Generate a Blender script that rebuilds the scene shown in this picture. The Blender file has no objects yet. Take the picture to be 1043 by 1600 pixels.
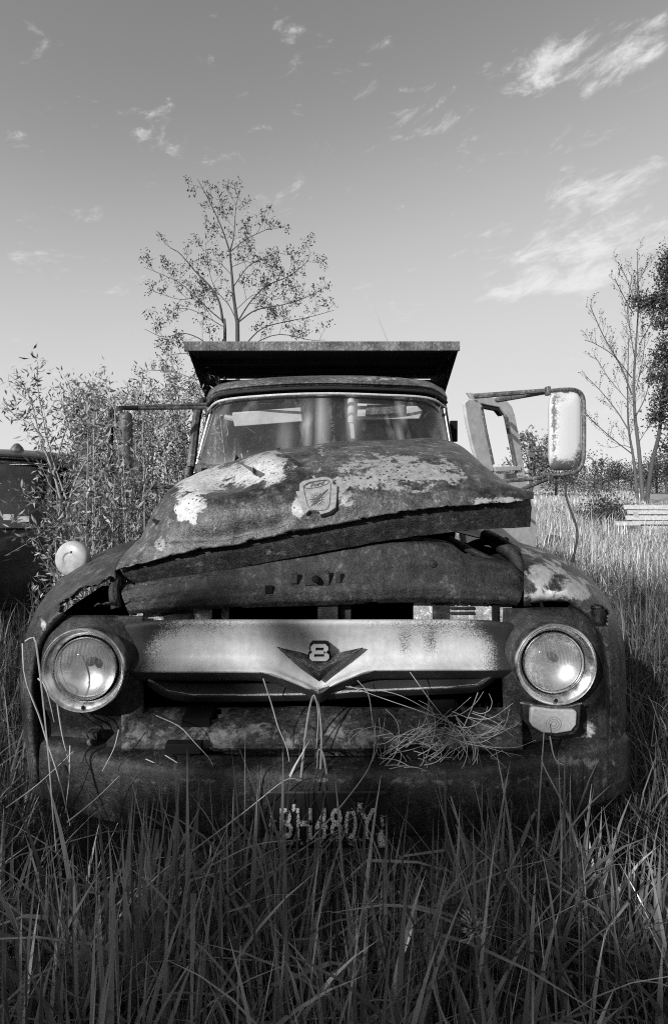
import bpy, math, random
import numpy as np
from mathutils import Vector, Matrix, noise
from mathutils.bvhtree import BVHTree

# ------------------------------------------------------------------ camera, sky, sun, exposure
scene = bpy.context.scene
COL = scene.collection
F, CX, HY, CZ = 810.0, 521.5, 755.0, 1.4        # lens in photo pixels, principal column, horizon row, eye height
cam_d = bpy.data.cameras.new('camera')
cam = bpy.data.objects.new('camera', cam_d); COL.objects.link(cam)
cam.location = (0, 0, CZ); cam.rotation_euler = (math.pi / 2, 0, 0)
cam_d.sensor_fit = 'VERTICAL'; cam_d.sensor_height = 36.0; cam_d.sensor_width = 23.47
cam_d.lens = 36.0 * F / 1600.0
cam_d.shift_y = -(800 - HY) / 1600.0
cam_d.clip_start = 0.02; cam_d.clip_end = 3000
scene.camera = cam

SUN_AZ, SUN_EL = math.radians(37), math.radians(25)     # sun behind the viewer, to the left
TO_SUN = Vector((-math.sin(SUN_AZ) * math.cos(SUN_EL), -math.cos(SUN_AZ) * math.cos(SUN_EL), math.sin(SUN_EL)))
sun_d = bpy.data.lights.new('sun', 'SUN'); sun_d.energy = 3.2; sun_d.angle = math.radians(0.5)
sun = bpy.data.objects.new('sun', sun_d); COL.objects.link(sun)
sun.rotation_euler = TO_SUN.to_track_quat('Z', 'Y').to_euler(); sun.location = (-5, -8, 12)

def W(px, py, Y):                                # point seen at a photo pixel, standing at distance Y
    return Vector(((px - CX) * Y / F, Y, CZ - (py - HY) * Y / F))
def PX(p):
    return CX + F * p[0] / p[1], HY - F * (p[2] - CZ) / p[1]

world = bpy.data.worlds.new('World'); scene.world = world; world.use_nodes = True
wn, wl = world.node_tree.nodes, world.node_tree.links
wn.clear()
def wnode(t, **k):
    n = wn.new(t)
    for a, b in k.items(): setattr(n, a, b)
    return n
def wmath(op, a, b=None, c=None):
    n = wnode('ShaderNodeMath', operation=op)
    for i, x in enumerate((a, b, c)):
        if x is None: continue
        if isinstance(x, (int, float)): n.inputs[i].default_value = x
        else: wl.new(x, n.inputs[i])
    return n.outputs[0]
sky = wnode('ShaderNodeTexSky', sky_type='NISHITA', sun_disc=False, sun_elevation=SUN_EL,
            sun_rotation=math.atan2(TO_SUN.x, TO_SUN.y), altitude=100, air_density=1.0, dust_density=0.6, ozone_density=1.0)
sep = wnode('ShaderNodeSeparateColor'); wl.new(sky.outputs[0], sep.inputs[0])
# black-and-white film with an orange filter: mostly the red record
grey = wmath('ADD', wmath('MULTIPLY', sep.outputs[0], 0.6), wmath('MULTIPLY', sep.outputs[1], 0.4))
fc = wnode('ShaderNodeFloatCurve'); wl.new(wmath('MULTIPLY', grey, 0.1), fc.inputs['Value'])   # response of the film to the bright horizon
cvp = fc.mapping.curves[0].points
cvp[0].location = (0, 0); cvp[1].location = (1, 0.42)
for a_, b_ in ((.105, .126), (.16, .222), (.20, .27), (.283, .32), (.44, .355), (.7, .385)): cvp.new(a_, b_)
fc.mapping.update(); grey = wmath('MULTIPLY', fc.outputs[0], 10.0)
tc = wnode('ShaderNodeTexCoord'); sx = wnode('ShaderNodeSeparateXYZ'); wl.new(tc.outputs['Generated'], sx.inputs[0])
zz = wmath('ADD', wmath('MAXIMUM', sx.outputs[2], 0.0), 0.22)
cv = wnode('ShaderNodeCombineXYZ')
wl.new(wmath('DIVIDE', sx.outputs[0], zz), cv.inputs[0]); wl.new(wmath('DIVIDE', sx.outputs[1], zz), cv.inputs[1])
def wnoise(scale, detail, rough, dist, rot=0.0, stretch=1.0):
    mp = wnode('ShaderNodeMapping'); mp.inputs['Rotation'].default_value = (0, 0, rot); mp.inputs['Scale'].default_value = (1, stretch, 1)
    wl.new(cv.outputs[0], mp.inputs[0])
    n = wnode('ShaderNodeTexNoise'); wl.new(mp.outputs[0], n.inputs[0])
    n.inputs['Scale'].default_value = scale; n.inputs['Detail'].default_value = detail
    n.inputs['Roughness'].default_value = rough; n.inputs['Distortion'].default_value = dist
    return n.outputs[0]
big = wnoise(2.3, 4, 0.5, 0.3)
ca, sa = math.cos(math.radians(13)), math.sin(math.radians(13))
cw_ = wnode('ShaderNodeCombineXYZ')                # streaks drawn out by the wind, rising to the right
wl.new(wmath('MULTIPLY', wmath('ADD', wmath('MULTIPLY', sx.outputs[0], ca), wmath('MULTIPLY', sx.outputs[2], sa)), 6.5), cw_.inputs[0])
wl.new(wmath('MULTIPLY', sx.outputs[1], 6.5), cw_.inputs[1])
wl.new(wmath('MULTIPLY', wmath('SUBTRACT', wmath('MULTIPLY', sx.outputs[2], ca), wmath('MULTIPLY', sx.outputs[0], sa)), 17.0), cw_.inputs[2])
fn = wnode('ShaderNodeTexNoise'); wl.new(cw_.outputs[0], fn.inputs[0]); fn.inputs['Scale'].default_value = 2.0; fn.inputs['Detail'].default_value = 12
fn.inputs['Roughness'].default_value = 0.68; fn.inputs['Distortion'].default_value = 0.35; fine = fn.outputs[0]
def blob(px, py, rx, ry, amp):                   # a bank of cloud round one direction of the sky
    c = Vector(((px - CX) / F, 1, (HY - py) / F)); s = c.length; c = c / s
    a = wnode('ShaderNodeVectorMath', operation='SUBTRACT'); wl.new(tc.outputs['Generated'], a.inputs[0]); a.inputs[1].default_value = c
    m = wnode('ShaderNodeVectorMath', operation='MULTIPLY'); wl.new(a.outputs[0], m.inputs[0])
    m.inputs[1].default_value = (F * s / rx, F * s / max(rx, ry), F * s / ry)
    l = wnode('ShaderNodeVectorMath', operation='LENGTH'); wl.new(m.outputs[0], l.inputs[0])
    mr = wnode('ShaderNodeMapRange', interpolation_type='SMOOTHSTEP'); wl.new(l.outputs['Value'], mr.inputs[0])
    mr.inputs[1].default_value = 0; mr.inputs[2].default_value = 1; mr.inputs[3].default_value = amp; mr.inputs[4].default_value = 0
    return mr.outputs[0]
acc = wmath('MULTIPLY', wmath('SUBTRACT', big, 0.5), 0.25)
for b in [(900, 400, 190, 75, 0.36), (930, 305, 140, 45, 0.36), (840, 455, 160, 30, 0.38), (900, 100, 230, 60, 0.32), (1010, 70, 100, 45, 0.2),
          (250, 205, 80, 50, 0.24), (430, 150, 100, 65, 0.22), (610, 165, 90, 50, 0.17), (60, 410, 150, 38, 0.17), (720, 210, 60, 30, 0.12), (1020, 260, 90, 30, 0.2),
          (640, 715, 90, 40, 0.2), (960, 660, 120, 45, 0.3), (60, 580, 120, 40, 0.2), (1130, 330, 160, 90, 0.25), (-120, 300, 160, 80, 0.2)]:
    acc = wmath('ADD', acc, blob(*b))
cl = wmath('ADD', wmath('ADD', wmath('MULTIPLY', fine, 1.7), -0.38), acc)
cm = wnode('ShaderNodeMapRange', interpolation_type='SMOOTHSTEP'); wl.new(cl, cm.inputs[0])
cm.inputs[1].default_value = 0.61; cm.inputs[2].default_value = 1.10; cm.inputs[3].default_value = 0; cm.inputs[4].default_value = 1.0
mixc = wnode('ShaderNodeMix', data_type='FLOAT'); wl.new(cm.outputs[0], mixc.inputs[0]); wl.new(grey, mixc.inputs[2]); mixc.inputs[3].default_value = 4.0
bg = wnode('ShaderNodeBackground'); wl.new(mixc.outputs[0], bg.inputs[0]); bg.inputs[1].default_value = 0.15
wo = wnode('ShaderNodeOutputWorld'); wl.new(bg.outputs[0], wo.inputs[0])

vs = scene.view_settings
vs.view_transform = 'Standard'; vs.look = 'None'; vs.exposure = 0.45; vs.gamma = 1.0; vs.use_curve_mapping = False

scene.cycles.filter_width = 1.1; scene.cycles.use_denoising = False; scene.cycles.caustics_reflective = False; scene.cycles.sample_clamp_indirect = 3.0       # keep the grit of the metal

# ------------------------------------------------------------------ mesh helpers
rnd = random.Random(7); rng = np.random.default_rng(7)
def cr_line(P, n):                               # Catmull-Rom through the rows of P
    P = np.asarray([tuple(p) for p in P], float); k = len(P)
    if k == 2:
        t = np.linspace(0, 1, n)[:, None]; return P[0] * (1 - t) + P[1] * t
    Q = np.vstack([2 * P[0] - P[1], P, 2 * P[-1] - P[-2]])
    t = np.linspace(0, k - 1, n); i = np.minimum(t.astype(int), k - 2); f = (t - i)[:, None]
    a, b, c, d = Q[i], Q[i + 1], Q[i + 2], Q[i + 3]
    return 0.5 * ((2 * b) + (-a + c) * f + (2 * a - 5 * b + 4 * c - d) * f ** 2 + (-a + 3 * b - 3 * c + d) * f ** 3)
def surf(rows, nu, nv):
    R = np.array([cr_line(r, nu) for r in rows])
    return np.stack([cr_line(R[:, j], nv) for j in range(nu)], 1)          # nv x nu x 3
def surf_lin(rows, nu, k):                       # as surf, with crisp folds along the rows
    R = np.array([cr_line(r, nu) for r in rows]); out = [R[0]]
    for a, b in zip(R, R[1:]): out += [a + (b - a) * (q + 1) / k for q in range(k)]
    return np.array(out)
def world_loc(o):
    l = Vector((0, 0, 0))
    while o is not None: l = l + o.location; o = o.parent
    return l

class MB:
    def __init__(s): s.v = []; s.f = []; s.at = {}
    def add(s, verts, faces):
        b = len(s.v); s.v += [tuple(p) for p in verts]; s.f += [tuple(i + b for i in f) for f in faces]; return s
    def box(s, c, d, m=None):
        c = Vector(c); h = Vector(d) / 2; m = m or Matrix.Identity(3)
        vs_ = [c + m @ Vector((x * h.x, y * h.y, z * h.z)) for x in (-1, 1) for y in (-1, 1) for z in (-1, 1)]
        return s.add(vs_, [(0, 1, 3, 2), (4, 6, 7, 5), (0, 4, 5, 1), (2, 3, 7, 6), (0, 2, 6, 4), (1, 5, 7, 3)])
    def tube(s, pts, r, n=8, cap=True):
        pts = [Vector(p) for p in pts]; k = len(pts); rr = list(r) if hasattr(r, '__len__') else [r] * k
        vs_ = []; ref = None
        for i, p in enumerate(pts):
            t = (pts[min(i + 1, k - 1)] - pts[max(i - 1, 0)])
            t = t.normalized() if t.length > 1e-9 else Vector((0, 0, 1))
            if ref is None: ref = t.orthogonal().normalized()
            ref = (ref - t * ref.dot(t)); ref = ref.normalized() if ref.length > 1e-6 else t.orthogonal().normalized()
            bi = t.cross(ref)
            vs_ += [p + (ref * math.cos(2 * math.pi * j / n) + bi * math.sin(2 * math.pi * j / n)) * rr[i] for j in range(n)]
        fs = [(i * n + j, i * n + (j + 1) % n, (i + 1) * n + (j + 1) % n, (i + 1) * n + j) for i in range(k - 1) for j in range(n)]
        if cap: fs += [tuple(range(n))[::-1], tuple((k - 1) * n + j for j in range(n))]
        return s.add(vs_, fs)
    def lathe(s, prof, o, ax=(0, -1, 0), n=32, sx=1.0, closed=False):       # prof: (radius, distance along the axis)
        ax = Vector(ax).normalized(); o = Vector(o)
        e1 = Vector((1, 0, 0)); e1 = (e1 - ax * e1.dot(ax)).normalized(); e2 = ax.cross(e1)
        vs_ = [o + ax * h + (e1 * math.cos(2 * math.pi * j / n) * sx + e2 * math.sin(2 * math.pi * j / n)) * r for r, h in prof for j in range(n)]
        fs = [(i * n + j, i * n + (j + 1) % n, (i + 1) * n + (j + 1) % n, (i + 1) * n + j) for i in range(len(prof) - 1) for j in range(n)]
        return s.add(vs_, fs)
    def prism(s, poly, d):                       # flat outline pushed back by the vector d
        a = [Vector(p) for p in poly]; n = len(a); d = Vector(d)
        return s.add(a + [p + d for p in a], [tuple(range(n)), tuple(range(n, 2 * n))[::-1]] + [(i, i + n, (i + 1) % n + n, (i + 1) % n) for i in range(n)])
    def grid(s, G, keep=None):
        nv, nu = G.shape[:2]
        fs = [(i * nu + j, i * nu + j + 1, (i + 1) * nu + j + 1, (i + 1) * nu + j) for i in range(nv - 1) for j in range(nu - 1) if keep is None or keep(i, j)]
        return s.add(G.reshape(-1, 3), fs)
    def build(s, name, m, parent=None, angle=40, solid=None, bevel=None, attrs=None, offset=-1):
        off = world_loc(parent)
        me = bpy.data.meshes.new(name); me.from_pydata([(x - off.x, y - off.y, z - off.z) for x, y, z in s.v], [], s.f)
        me.validate(); me.materials.append(m)
        me.polygons.foreach_set('use_smooth', [True] * len(me.polygons)); me.set_sharp_from_angle(angle=math.radians(angle))
        for k, fn in (attrs or {}).items():
            a = me.attributes.new(k, 'FLOAT', 'POINT'); a.data.foreach_set('value', [fn(Vector(p)) for p in s.v])
        o = bpy.data.objects.new(name, me); COL.objects.link(o); o.parent = parent
        if solid: md = o.modifiers.new('thick', 'SOLIDIFY'); md.thickness = solid; md.offset = offset
        if bevel: md = o.modifiers.new('edge', 'BEVEL'); md.width = bevel; md.segments = 2; md.limit_method = 'ANGLE'
        return o
def np_mesh(name, V, Fq, m, parent=None, tone=None, smooth=True):
    me = bpy.data.meshes.new(name); n, k = Fq.shape
    V = V - np.array(tuple(world_loc(parent)))
    me.vertices.add(len(V)); me.vertices.foreach_set('co', V.astype(np.float32).ravel())
    me.loops.add(n * k); me.loops.foreach_set('vertex_index', Fq.astype(np.int32).ravel())
    me.polygons.add(n); me.polygons.foreach_set('loop_start', np.arange(0, n * k, k, dtype=np.int32))
    if smooth: me.polygons.foreach_set('use_smooth', np.ones(n, bool))
    if tone is not None:
        a = me.attributes.new('tone', 'FLOAT', 'POINT'); a.data.foreach_set('value', tone.astype(np.float32))
    me.update(calc_edges=True); me.materials.append(m)
    o = bpy.data.objects.new(name, me); COL.objects.link(o); o.parent = parent
    return o
def tag(o, label=None, cat=None, group=None, kind=None):
    for k, x in (('label', label), ('category', cat), ('group', group), ('kind', kind)):
        if x: o[k] = x
    return o
def thing(name, loc, label, cat, group=None):
    o = bpy.data.objects.new(name, None); COL.objects.link(o); o.location = loc; o.empty_display_size = 0.2
    return tag(o, label, cat, group)
def gauss(px, py, blobs):
    return sum(a * math.exp(-(((px - x) / rx) ** 2 + ((py - y) / ry) ** 2)) for x, y, rx, ry, a in blobs)
def px_attr(blobs): return lambda p: gauss(*PX(p), blobs)

# ------------------------------------------------------------------ materials (all grey: the photograph is black and white)
class NT:
    def __init__(s, name):
        s.m = bpy.data.materials.new(name); s.m.use_nodes = True; s.n = s.m.node_tree.nodes; s.l = s.m.node_tree.links
        s.b = s.n['Principled BSDF']; s.out = s.n['Material Output']
        s.tc = s.n.new('ShaderNodeTexCoord').outputs['Object']
    def put(s, x, i):
        if isinstance(x, (int, float)): i.default_value = x if not hasattr(i.default_value, '__len__') else (x, x, x, 1)[:len(i.default_value)]
        elif isinstance(x, tuple): i.default_value = x
        else: s.l.new(x, i)
    def math(s, op, a, b=None, c=None, clamp=False):
        n = s.n.new('ShaderNodeMath'); n.operation = op; n.use_clamp = clamp
        for i, x in enumerate((a, b, c)):
            if x is not None: s.put(x, n.inputs[i])
        return n.outputs[0]
    def noise(s, scale, detail=5, rough=0.6, dist=0, stretch=None):
        n = s.n.new('ShaderNodeTexNoise'); v = s.tc
        if stretch:
            mp = s.n.new('ShaderNodeMapping'); mp.inputs['Scale'].default_value = stretch; s.l.new(v, mp.inputs[0]); v = mp.outputs[0]
        s.l.new(v, n.inputs[0]); n.inputs['Scale'].default_value = scale; n.inputs['Detail'].default_value = detail
        n.inputs['Roughness'].default_value = rough; n.inputs['Distortion'].default_value = dist
        return n.outputs[0]
    def voronoi(s, scale, feature='F1'):
        n = s.n.new('ShaderNodeTexVoronoi'); n.feature = feature; s.l.new(s.tc, n.inputs['Vector']); n.inputs['Scale'].default_value = scale
        return n.outputs['Distance']
    def attr(s, k):
        n = s.n.new('ShaderNodeAttribute'); n.attribute_name = k; return n.outputs['Fac']
    def ramp(s, x, a, b, c=0.0, d=1.0, smooth=False):
        n = s.n.new('ShaderNodeMapRange'); n.interpolation_type = 'SMOOTHSTEP' if smooth else 'LINEAR'
        s.put(x, n.inputs[0])
        for i, q in enumerate((a, b, c, d)): s.put(q, n.inputs[i + 1])
        return n.outputs[0]
    def mix(s, f, a, b):
        n = s.n.new('ShaderNodeMix'); n.data_type = 'FLOAT'
        s.put(f, n.inputs[0]); s.put(a, n.inputs[2]); s.put(b, n.inputs[3]); return n.outputs[0]
    def bump(s, h, strength=0.4, dist=0.004):
        n = s.n.new('ShaderNodeBump'); n.inputs['Strength'].default_value = strength; n.inputs['Distance'].default_value = dist
        s.l.new(h, n.inputs['Height']); s.l.new(n.outputs[0], s.b.inputs['Normal'])
    def base(s, x): s.put(x, s.b.inputs['Base Color'])
    def rough(s, x): s.put(x, s.b.inputs['Roughness'])

def rusty(name, dark=0.018, mid=0.075, paint=0.34, amt=0.0, scale=1.0, rough=0.62, bump=0.5, spots=0.0, grain=0.5, edge=0.07):
    t = NT(name)
    n1 = t.noise(4 * scale, 6, 0.6, 0.4); n2 = t.noise(140 * scale, 3, 0.65); n3 = t.noise(15 * scale, 12, 0.72, 0.35); n4 = t.noise(26 * scale, 10, 0.75, 0.2); n5 = t.noise(330, 2, 0.5)
    base = t.ramp(t.math('ADD', t.math('MULTIPLY', n1, 0.5), t.math('MULTIPLY', n4, 0.5)), 0.41, 0.60, dark, mid)
    base = t.math('MULTIPLY', base, t.ramp(n2, 0.28, 0.72, 1 - grain, 1 + grain * 1.3))
    base = t.math('MULTIPLY', base, t.ramp(n5, 0.3, 0.7, 0.65, 1.4))
    drip = t.noise(34 * scale, 5, 0.65, 0, (1, 1, 0.07))
    base = t.math('MULTIPLY', base, t.ramp(drip, 0.35, 0.7, 0.65, 1.5))
    pit = t.ramp(t.math('ADD', t.voronoi(70 * scale), t.math('MULTIPLY', n4, 0.7)), 0.42, 0.52, 0.3, 1.0)
    base = t.math('MULTIPLY', base, pit)
    flake = t.ramp(t.noise(34 * scale, 13, 0.78, 0.5), 0.54, 0.57)
    base = t.math('MULTIPLY', base, t.mix(flake, 0.72, 1.75))
    mk = t.math('ADD', t.math('ADD', n3, t.attr('wear_and_light')), amt)
    mask = t.ramp(mk, 0.75, 0.75 + edge)
    if spots:
        v = t.voronoi(62 * scale); v2 = t.noise(13, 5, .7)
        mask = t.math('MULTIPLY', mask, t.ramp(t.math('ADD', v, t.math('MULTIPLY', v2, 0.7)), 0.52, 0.60))
    pc = t.math('MULTIPLY', paint, t.ramp(t.noise(55 * scale, 8, 0.75), 0.3, 0.7, 0.45, 1.25))
    pc = t.math('MULTIPLY', pc, t.ramp(n5, 0.3, 0.7, 0.85, 1.15))
    pc = t.math('MULTIPLY', pc, t.ramp(t.attr('bright'), 0, 1, 1.0, 2.2))
    t.base(t.mix(mask, base, pc))
    t.rough(t.mix(mask, t.ramp(n2, 0.3, 0.7, rough - 0.2, rough + 0.2), t.ramp(n4, .3, .7, rough - 0.25, rough)))
    t.b.inputs['Specular IOR Level'].default_value = 0.5
    h = t.math('ADD', t.math('ADD', t.math('MULTIPLY', n2, 0.6), t.math('MULTIPLY', n5, 0.25)), t.math('ADD', t.math('MULTIPLY', mask, 0.7), t.math('MULTIPLY', n4, 1.2)))
    t.bump(h, bump, 0.006)
    return t.m
M = {}
M['hood'] = rusty('rusted_hood_paint', 0.016, 0.135, 0.36, 0.04, 1.0, 0.40, 0.4, spots=1, grain=0.38, edge=0.035)
M['lip'] = rusty('flaking_lip', 0.010, 0.06, 0.26, -0.02, 1.6, 0.5, 0.7)
M['rust'] = rusty('dark_rust', 0.007, 0.036, 0.16, -0.04)
M['panel'] = rusty('grainy_rust', 0.008, 0.06, 0.2, -0.08, 1.0, 0.58, 0.8, grain=0.8)
M['fender'] = rusty('fender_paint', 0.012, 0.07, 0.30, 0.02, 0.9, 0.45, 0.45)
M['fender2'] = rusty('dark_fender_face', 0.007, 0.036, 0.34, -0.06)
M['bumper'] = rusty('bumper_rust', 0.012, 0.05, 0.16, 0.12, 1.3, 0.55, 0.6)
M['apron'] = rusty('apron_paint', 0.02, 0.07, 0.22, 0.20, 0.8, 0.45, 0.4)
M['roof'] = rusty('roof_paint', 0.04, 0.15, 0.34, 0.08, 1.1, 0.5, 0.4)
M['shield'] = rusty('shield_steel', 0.06, 0.24, 0.4, 0.03, 2.0, 0.6, 0.8, grain=0.8)
M['body'] = rusty('body_steel', 0.006, 0.014, 0.03, 0.0)  # near-black: shade under the shield put into the steel colour
M['arm'] = rusty('mirror_arm_steel', 0.06, 0.2, 0.34, 0.0, 2.0, 0.45, 0.3)
M['pale'] = rusty('pale_support_paint', 0.30, 0.5, 0.6, 0.1, 2.0, 0.5, 0.3, grain=0.3)
M['car'] = rusty('old_car_paint', 0.010, 0.028, 0.08, -0.05, 0.7, 0.32, 0.2)

def plain(name, c, rough=0.6, metal=0.0, var=0.25, scale=30, bump=0.15, spec=0.5):
    t = NT(name); n = t.noise(scale, 6, 0.65)
    t.base(t.math('MULTIPLY', c, t.ramp(n, 0.3, 0.7, 1 - var, 1 + var))); t.rough(t.ramp(n, 0.3, 0.7, max(rough - 0.1, 0.02), min(rough + 0.1, 1)))
    t.b.inputs['Metallic'].default_value = metal; t.b.inputs['Specular IOR Level'].default_value = spec
    if bump: t.bump(n, bump, 0.002)
    return t.m
M['door'] = plain('chalky_door_paint', 0.55, 0.5, 0, 0.22, 18, 0.15)
M['black'] = plain('black_rubber', 0.012, 0.7)
M['void'] = plain('near_black_metal', 0.008, 0.85, spec=0.15)  # near-black: shade of gaps and hollows put into the colour, also dark small parts
M['chrome'] = plain('worn_chrome', 0.8, 0.3, 1.0, 0.3, 40, 0.05)
M['bright'] = plain('bright_trim', 0.7, 0.25, 1.0, 0.15, 60, 0.02)
M['visor'] = plain('sun_visor_vinyl', 0.55, 0.6, 0, 0.12)
M['badge'] = plain('cast_badge', 0.30, 0.5, 0.1, 0.3, 90, 0.4)
M['badge_dark'] = plain('badge_enamel', 0.08, 0.5, 0, 0.4, 90, 0.3)
M['lamp_shell'] = plain('lamp_shell', 0.42, 0.45, 0, 0.3, 22, 0.2)
M['lens_plastic'] = plain('signal_lens', 0.42, 0.35, 0, 0.2, 120, 0.2)
M['mark'] = plain('ink', 0.03, 0.6)
M['tyre'] = plain('tyre', 0.02, 0.8)
M['wire'] = plain('cable', 0.015, 0.6)
M['interior'] = plain('cab_interior', 0.05, 0.8)
M['emblem'] = rusty('pitted_emblem', 0.05, 0.16, 0.25, 0.0, 2.5, 0.45, 0.8, grain=0.8)
M['trim'] = plain('weathered_trim', 0.75, 0.35, 0.3, 0.2, 60, 0.05)

def grille_mat():
    t = NT('chipped_white_grille_paint')
    a = t.noise(260, 3, 0.7); b = t.noise(28, 8, 0.7); c = t.noise(480, 2, 0.5); s = t.noise(60, 5, .7, 0, (1, 1, .12))
    k = t.math('ADD', t.math('ADD', t.math('MULTIPLY', a, 0.5), t.math('MULTIPLY', b, 0.22)), t.math('ADD', t.math('MULTIPLY', c, .2), t.attr('rust')))
    mask = t.ramp(k, 0.56, 0.70)
    white = t.math('MULTIPLY', 0.60, t.math('MULTIPLY', t.ramp(b, 0.3, 0.7, 0.8, 1.1), t.ramp(s, .3, .7, .86, 1.06)))
    t.base(t.mix(mask, white, t.ramp(a, 0.3, 0.7, 0.012, 0.05))); t.rough(t.mix(mask, 0.4, 0.65))
    t.bump(t.math('ADD', t.math('MULTIPLY', mask, -0.6), t.math('MULTIPLY', c, 0.3)), 0.6, 0.003)
    return t.m
M['grille'] = grille_mat()

def glass_mat(name, dirt=0.25, rough=0.03, streak=True, dirt_col=0.55, tint=0.9):
    t = NT(name); n = t.n
    tr = n.new('ShaderNodeBsdfTransparent'); tr.inputs[0].default_value = (tint, tint, tint, 1)
    gl = n.new('ShaderNodeBsdfGlossy'); gl.inputs['Roughness'].default_value = rough; gl.inputs[0].default_value = (0.9, 0.9, 0.9, 1)
    df = n.new('ShaderNodeBsdfDiffuse'); df.inputs[0].default_value = (dirt_col,) * 3 + (1,)
    lw = n.new('ShaderNodeLayerWeight'); fr_ = t.math('ADD', 0.04, t.math('MULTIPLY', 0.9, t.math('POWER', lw.outputs['Facing'], 5.0)))
    m1 = n.new('ShaderNodeMixShader'); t.l.new(fr_, m1.inputs[0]); t.l.new(tr.outputs[0], m1.inputs[1]); t.l.new(gl.outputs[0], m1.inputs[2])
    f = t.noise(7, 6, 0.6)
    film = t.ramp(f, 0.3, 0.75, 0.25 * dirt, dirt)
    if streak:
        s = t.noise(13, 3, 0.5, 0, (1, 1, 0.05)); s2 = t.noise(3.0, 3, 0.5)
        film = t.math('ADD', film, t.math('MULTIPLY', t.ramp(s, 0.56, 0.74, 0, 0.28), t.ramp(s2, 0.4, 0.6, 0.25, 1.0)))
    film = t.math('ADD', film, t.math('MULTIPLY', t.ramp(t.noise(260, 2, 0.5), 0.66, 0.72), 0.25), clamp=True)
    film = t.math('ADD', film, t.attr('dirt'), clamp=True)
    m2 = n.new('ShaderNodeMixShader'); t.l.new(film, m2.inputs[0]); t.l.new(m1.outputs[0], m2.inputs[1]); t.l.new(df.outputs[0], m2.inputs[2])
    t.l.new(m2.outputs[0], t.out.inputs[0]); n.remove(t.b)
    return t.m
M['windshield'] = glass_mat('dusty_windshield', 0.07)
M['lens'] = glass_mat('headlight_glass', 0.16, 0.02, False, 0.75)
M['car_glass'] = glass_mat('old_car_glass', 0.08, 0.01, False, 0.4)

def leaf_mat(name, c, trans=0.35, rough=0.45, spec=0.4):
    t = NT(name); n = t.n
    col = t.math('MULTIPLY', c, t.ramp(t.attr('tone'), 0, 1, 0.25, 1.75))
    t.base(col); t.rough(rough); t.b.inputs['Specular IOR Level'].default_value = spec
    tr = n.new('ShaderNodeBsdfTranslucent'); t.l.new(col, tr.inputs[0])
    mx = n.new('ShaderNodeMixShader'); mx.inputs[0].default_value = trans
    t.l.new(t.b.outputs[0], mx.inputs[1]); t.l.new(tr.outputs[0], mx.inputs[2]); t.l.new(mx.outputs[0], t.out.inputs[0])
    return t.m
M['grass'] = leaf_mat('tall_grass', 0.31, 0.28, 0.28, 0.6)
M['shaded_sidegrass'] = leaf_mat('side_grass', 0.15, 0.3, 0.45)  # shade of truck and hedge put into a darker grass colour
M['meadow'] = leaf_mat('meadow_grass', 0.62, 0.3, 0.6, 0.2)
M['straw'] = leaf_mat('dry_straw', 0.5, 0.15, 0.6, 0.2)
M['bushleaf'] = leaf_mat('shrub_leaf', 0.27, 0.2, 0.4)
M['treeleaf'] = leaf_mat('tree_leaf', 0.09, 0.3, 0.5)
M['paleleaf'] = leaf_mat('pale_tree_leaf', 0.22, 0.3, 0.5)  # paler leaf tone for some trees across the field
M['darkleaf'] = leaf_mat('evergreen_leaf', 0.06, 0.2, 0.6)
M['greenstalk'] = plain('green_stalk', 0.22, 0.45, 0, 0.25, 30, 0.1)
M['stalk'] = plain('dry_stalk', 0.34, 0.6, 0, 0.25, 30, 0.1)
M['bark'] = plain('bark', 0.07, 0.85, 0, 0.5, 25, 0.5)
M['palebark'] = plain('pale_bark', 0.11, 0.8, 0, 0.4, 30, 0.4)
M['stem'] = plain('shrub_stem', 0.33, 0.7, 0, 0.3, 40, 0.2)
M['plank'] = plain('weathered_plank', 0.48, 0.8, 0, 0.3, 20, 0.4)
def soil():
    t = NT('field_soil'); n = t.noise(0.7, 8, 0.65); n2 = t.noise(18, 6, 0.7)
    far = t.n.new('ShaderNodeSeparateXYZ'); t.l.new(t.tc, far.inputs[0])
    g = t.ramp(far.outputs[1], 6, 40, 0.03, 0.40)          # darker near the truck, paler out in the field
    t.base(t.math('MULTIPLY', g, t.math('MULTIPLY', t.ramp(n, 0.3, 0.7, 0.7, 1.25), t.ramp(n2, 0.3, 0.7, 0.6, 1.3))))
    t.rough(0.95); t.bump(n2, 0.8, 0.03); return t.m
M['soil'] = soil()

# ------------------------------------------------------------------ ground
g = MB()
N = 60
xs = np.sign(np.linspace(-1, 1, N)) * np.abs(np.linspace(-1, 1, N)) ** 2.6 * 900
ys = np.concatenate([np.linspace(-60, -2, 10), np.linspace(0, 1, 50) ** 2.6 * 1200])
def ground_z(x, y):
    d = math.hypot(x, y)
    return 0.05 * noise.noise((x * 0.25, y * 0.25, 0)) * min(1, d / 4) - 0.02
G = np.array([[(x, y, ground_z(x, y)) for x in xs] for y in ys])
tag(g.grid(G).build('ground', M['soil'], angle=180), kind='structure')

# ------------------------------------------------------------------ the dump truck
TR = thing('dump_truck', (-0.05, 3.0, 0), 'rusted derelict dump truck facing the viewer, hood sprung and crooked, standing in tall grass', 'truck')
def pts(lst, Y=None): return [W(p[0], p[1], p[2] if len(p) > 2 else Y) for p in lst]

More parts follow.
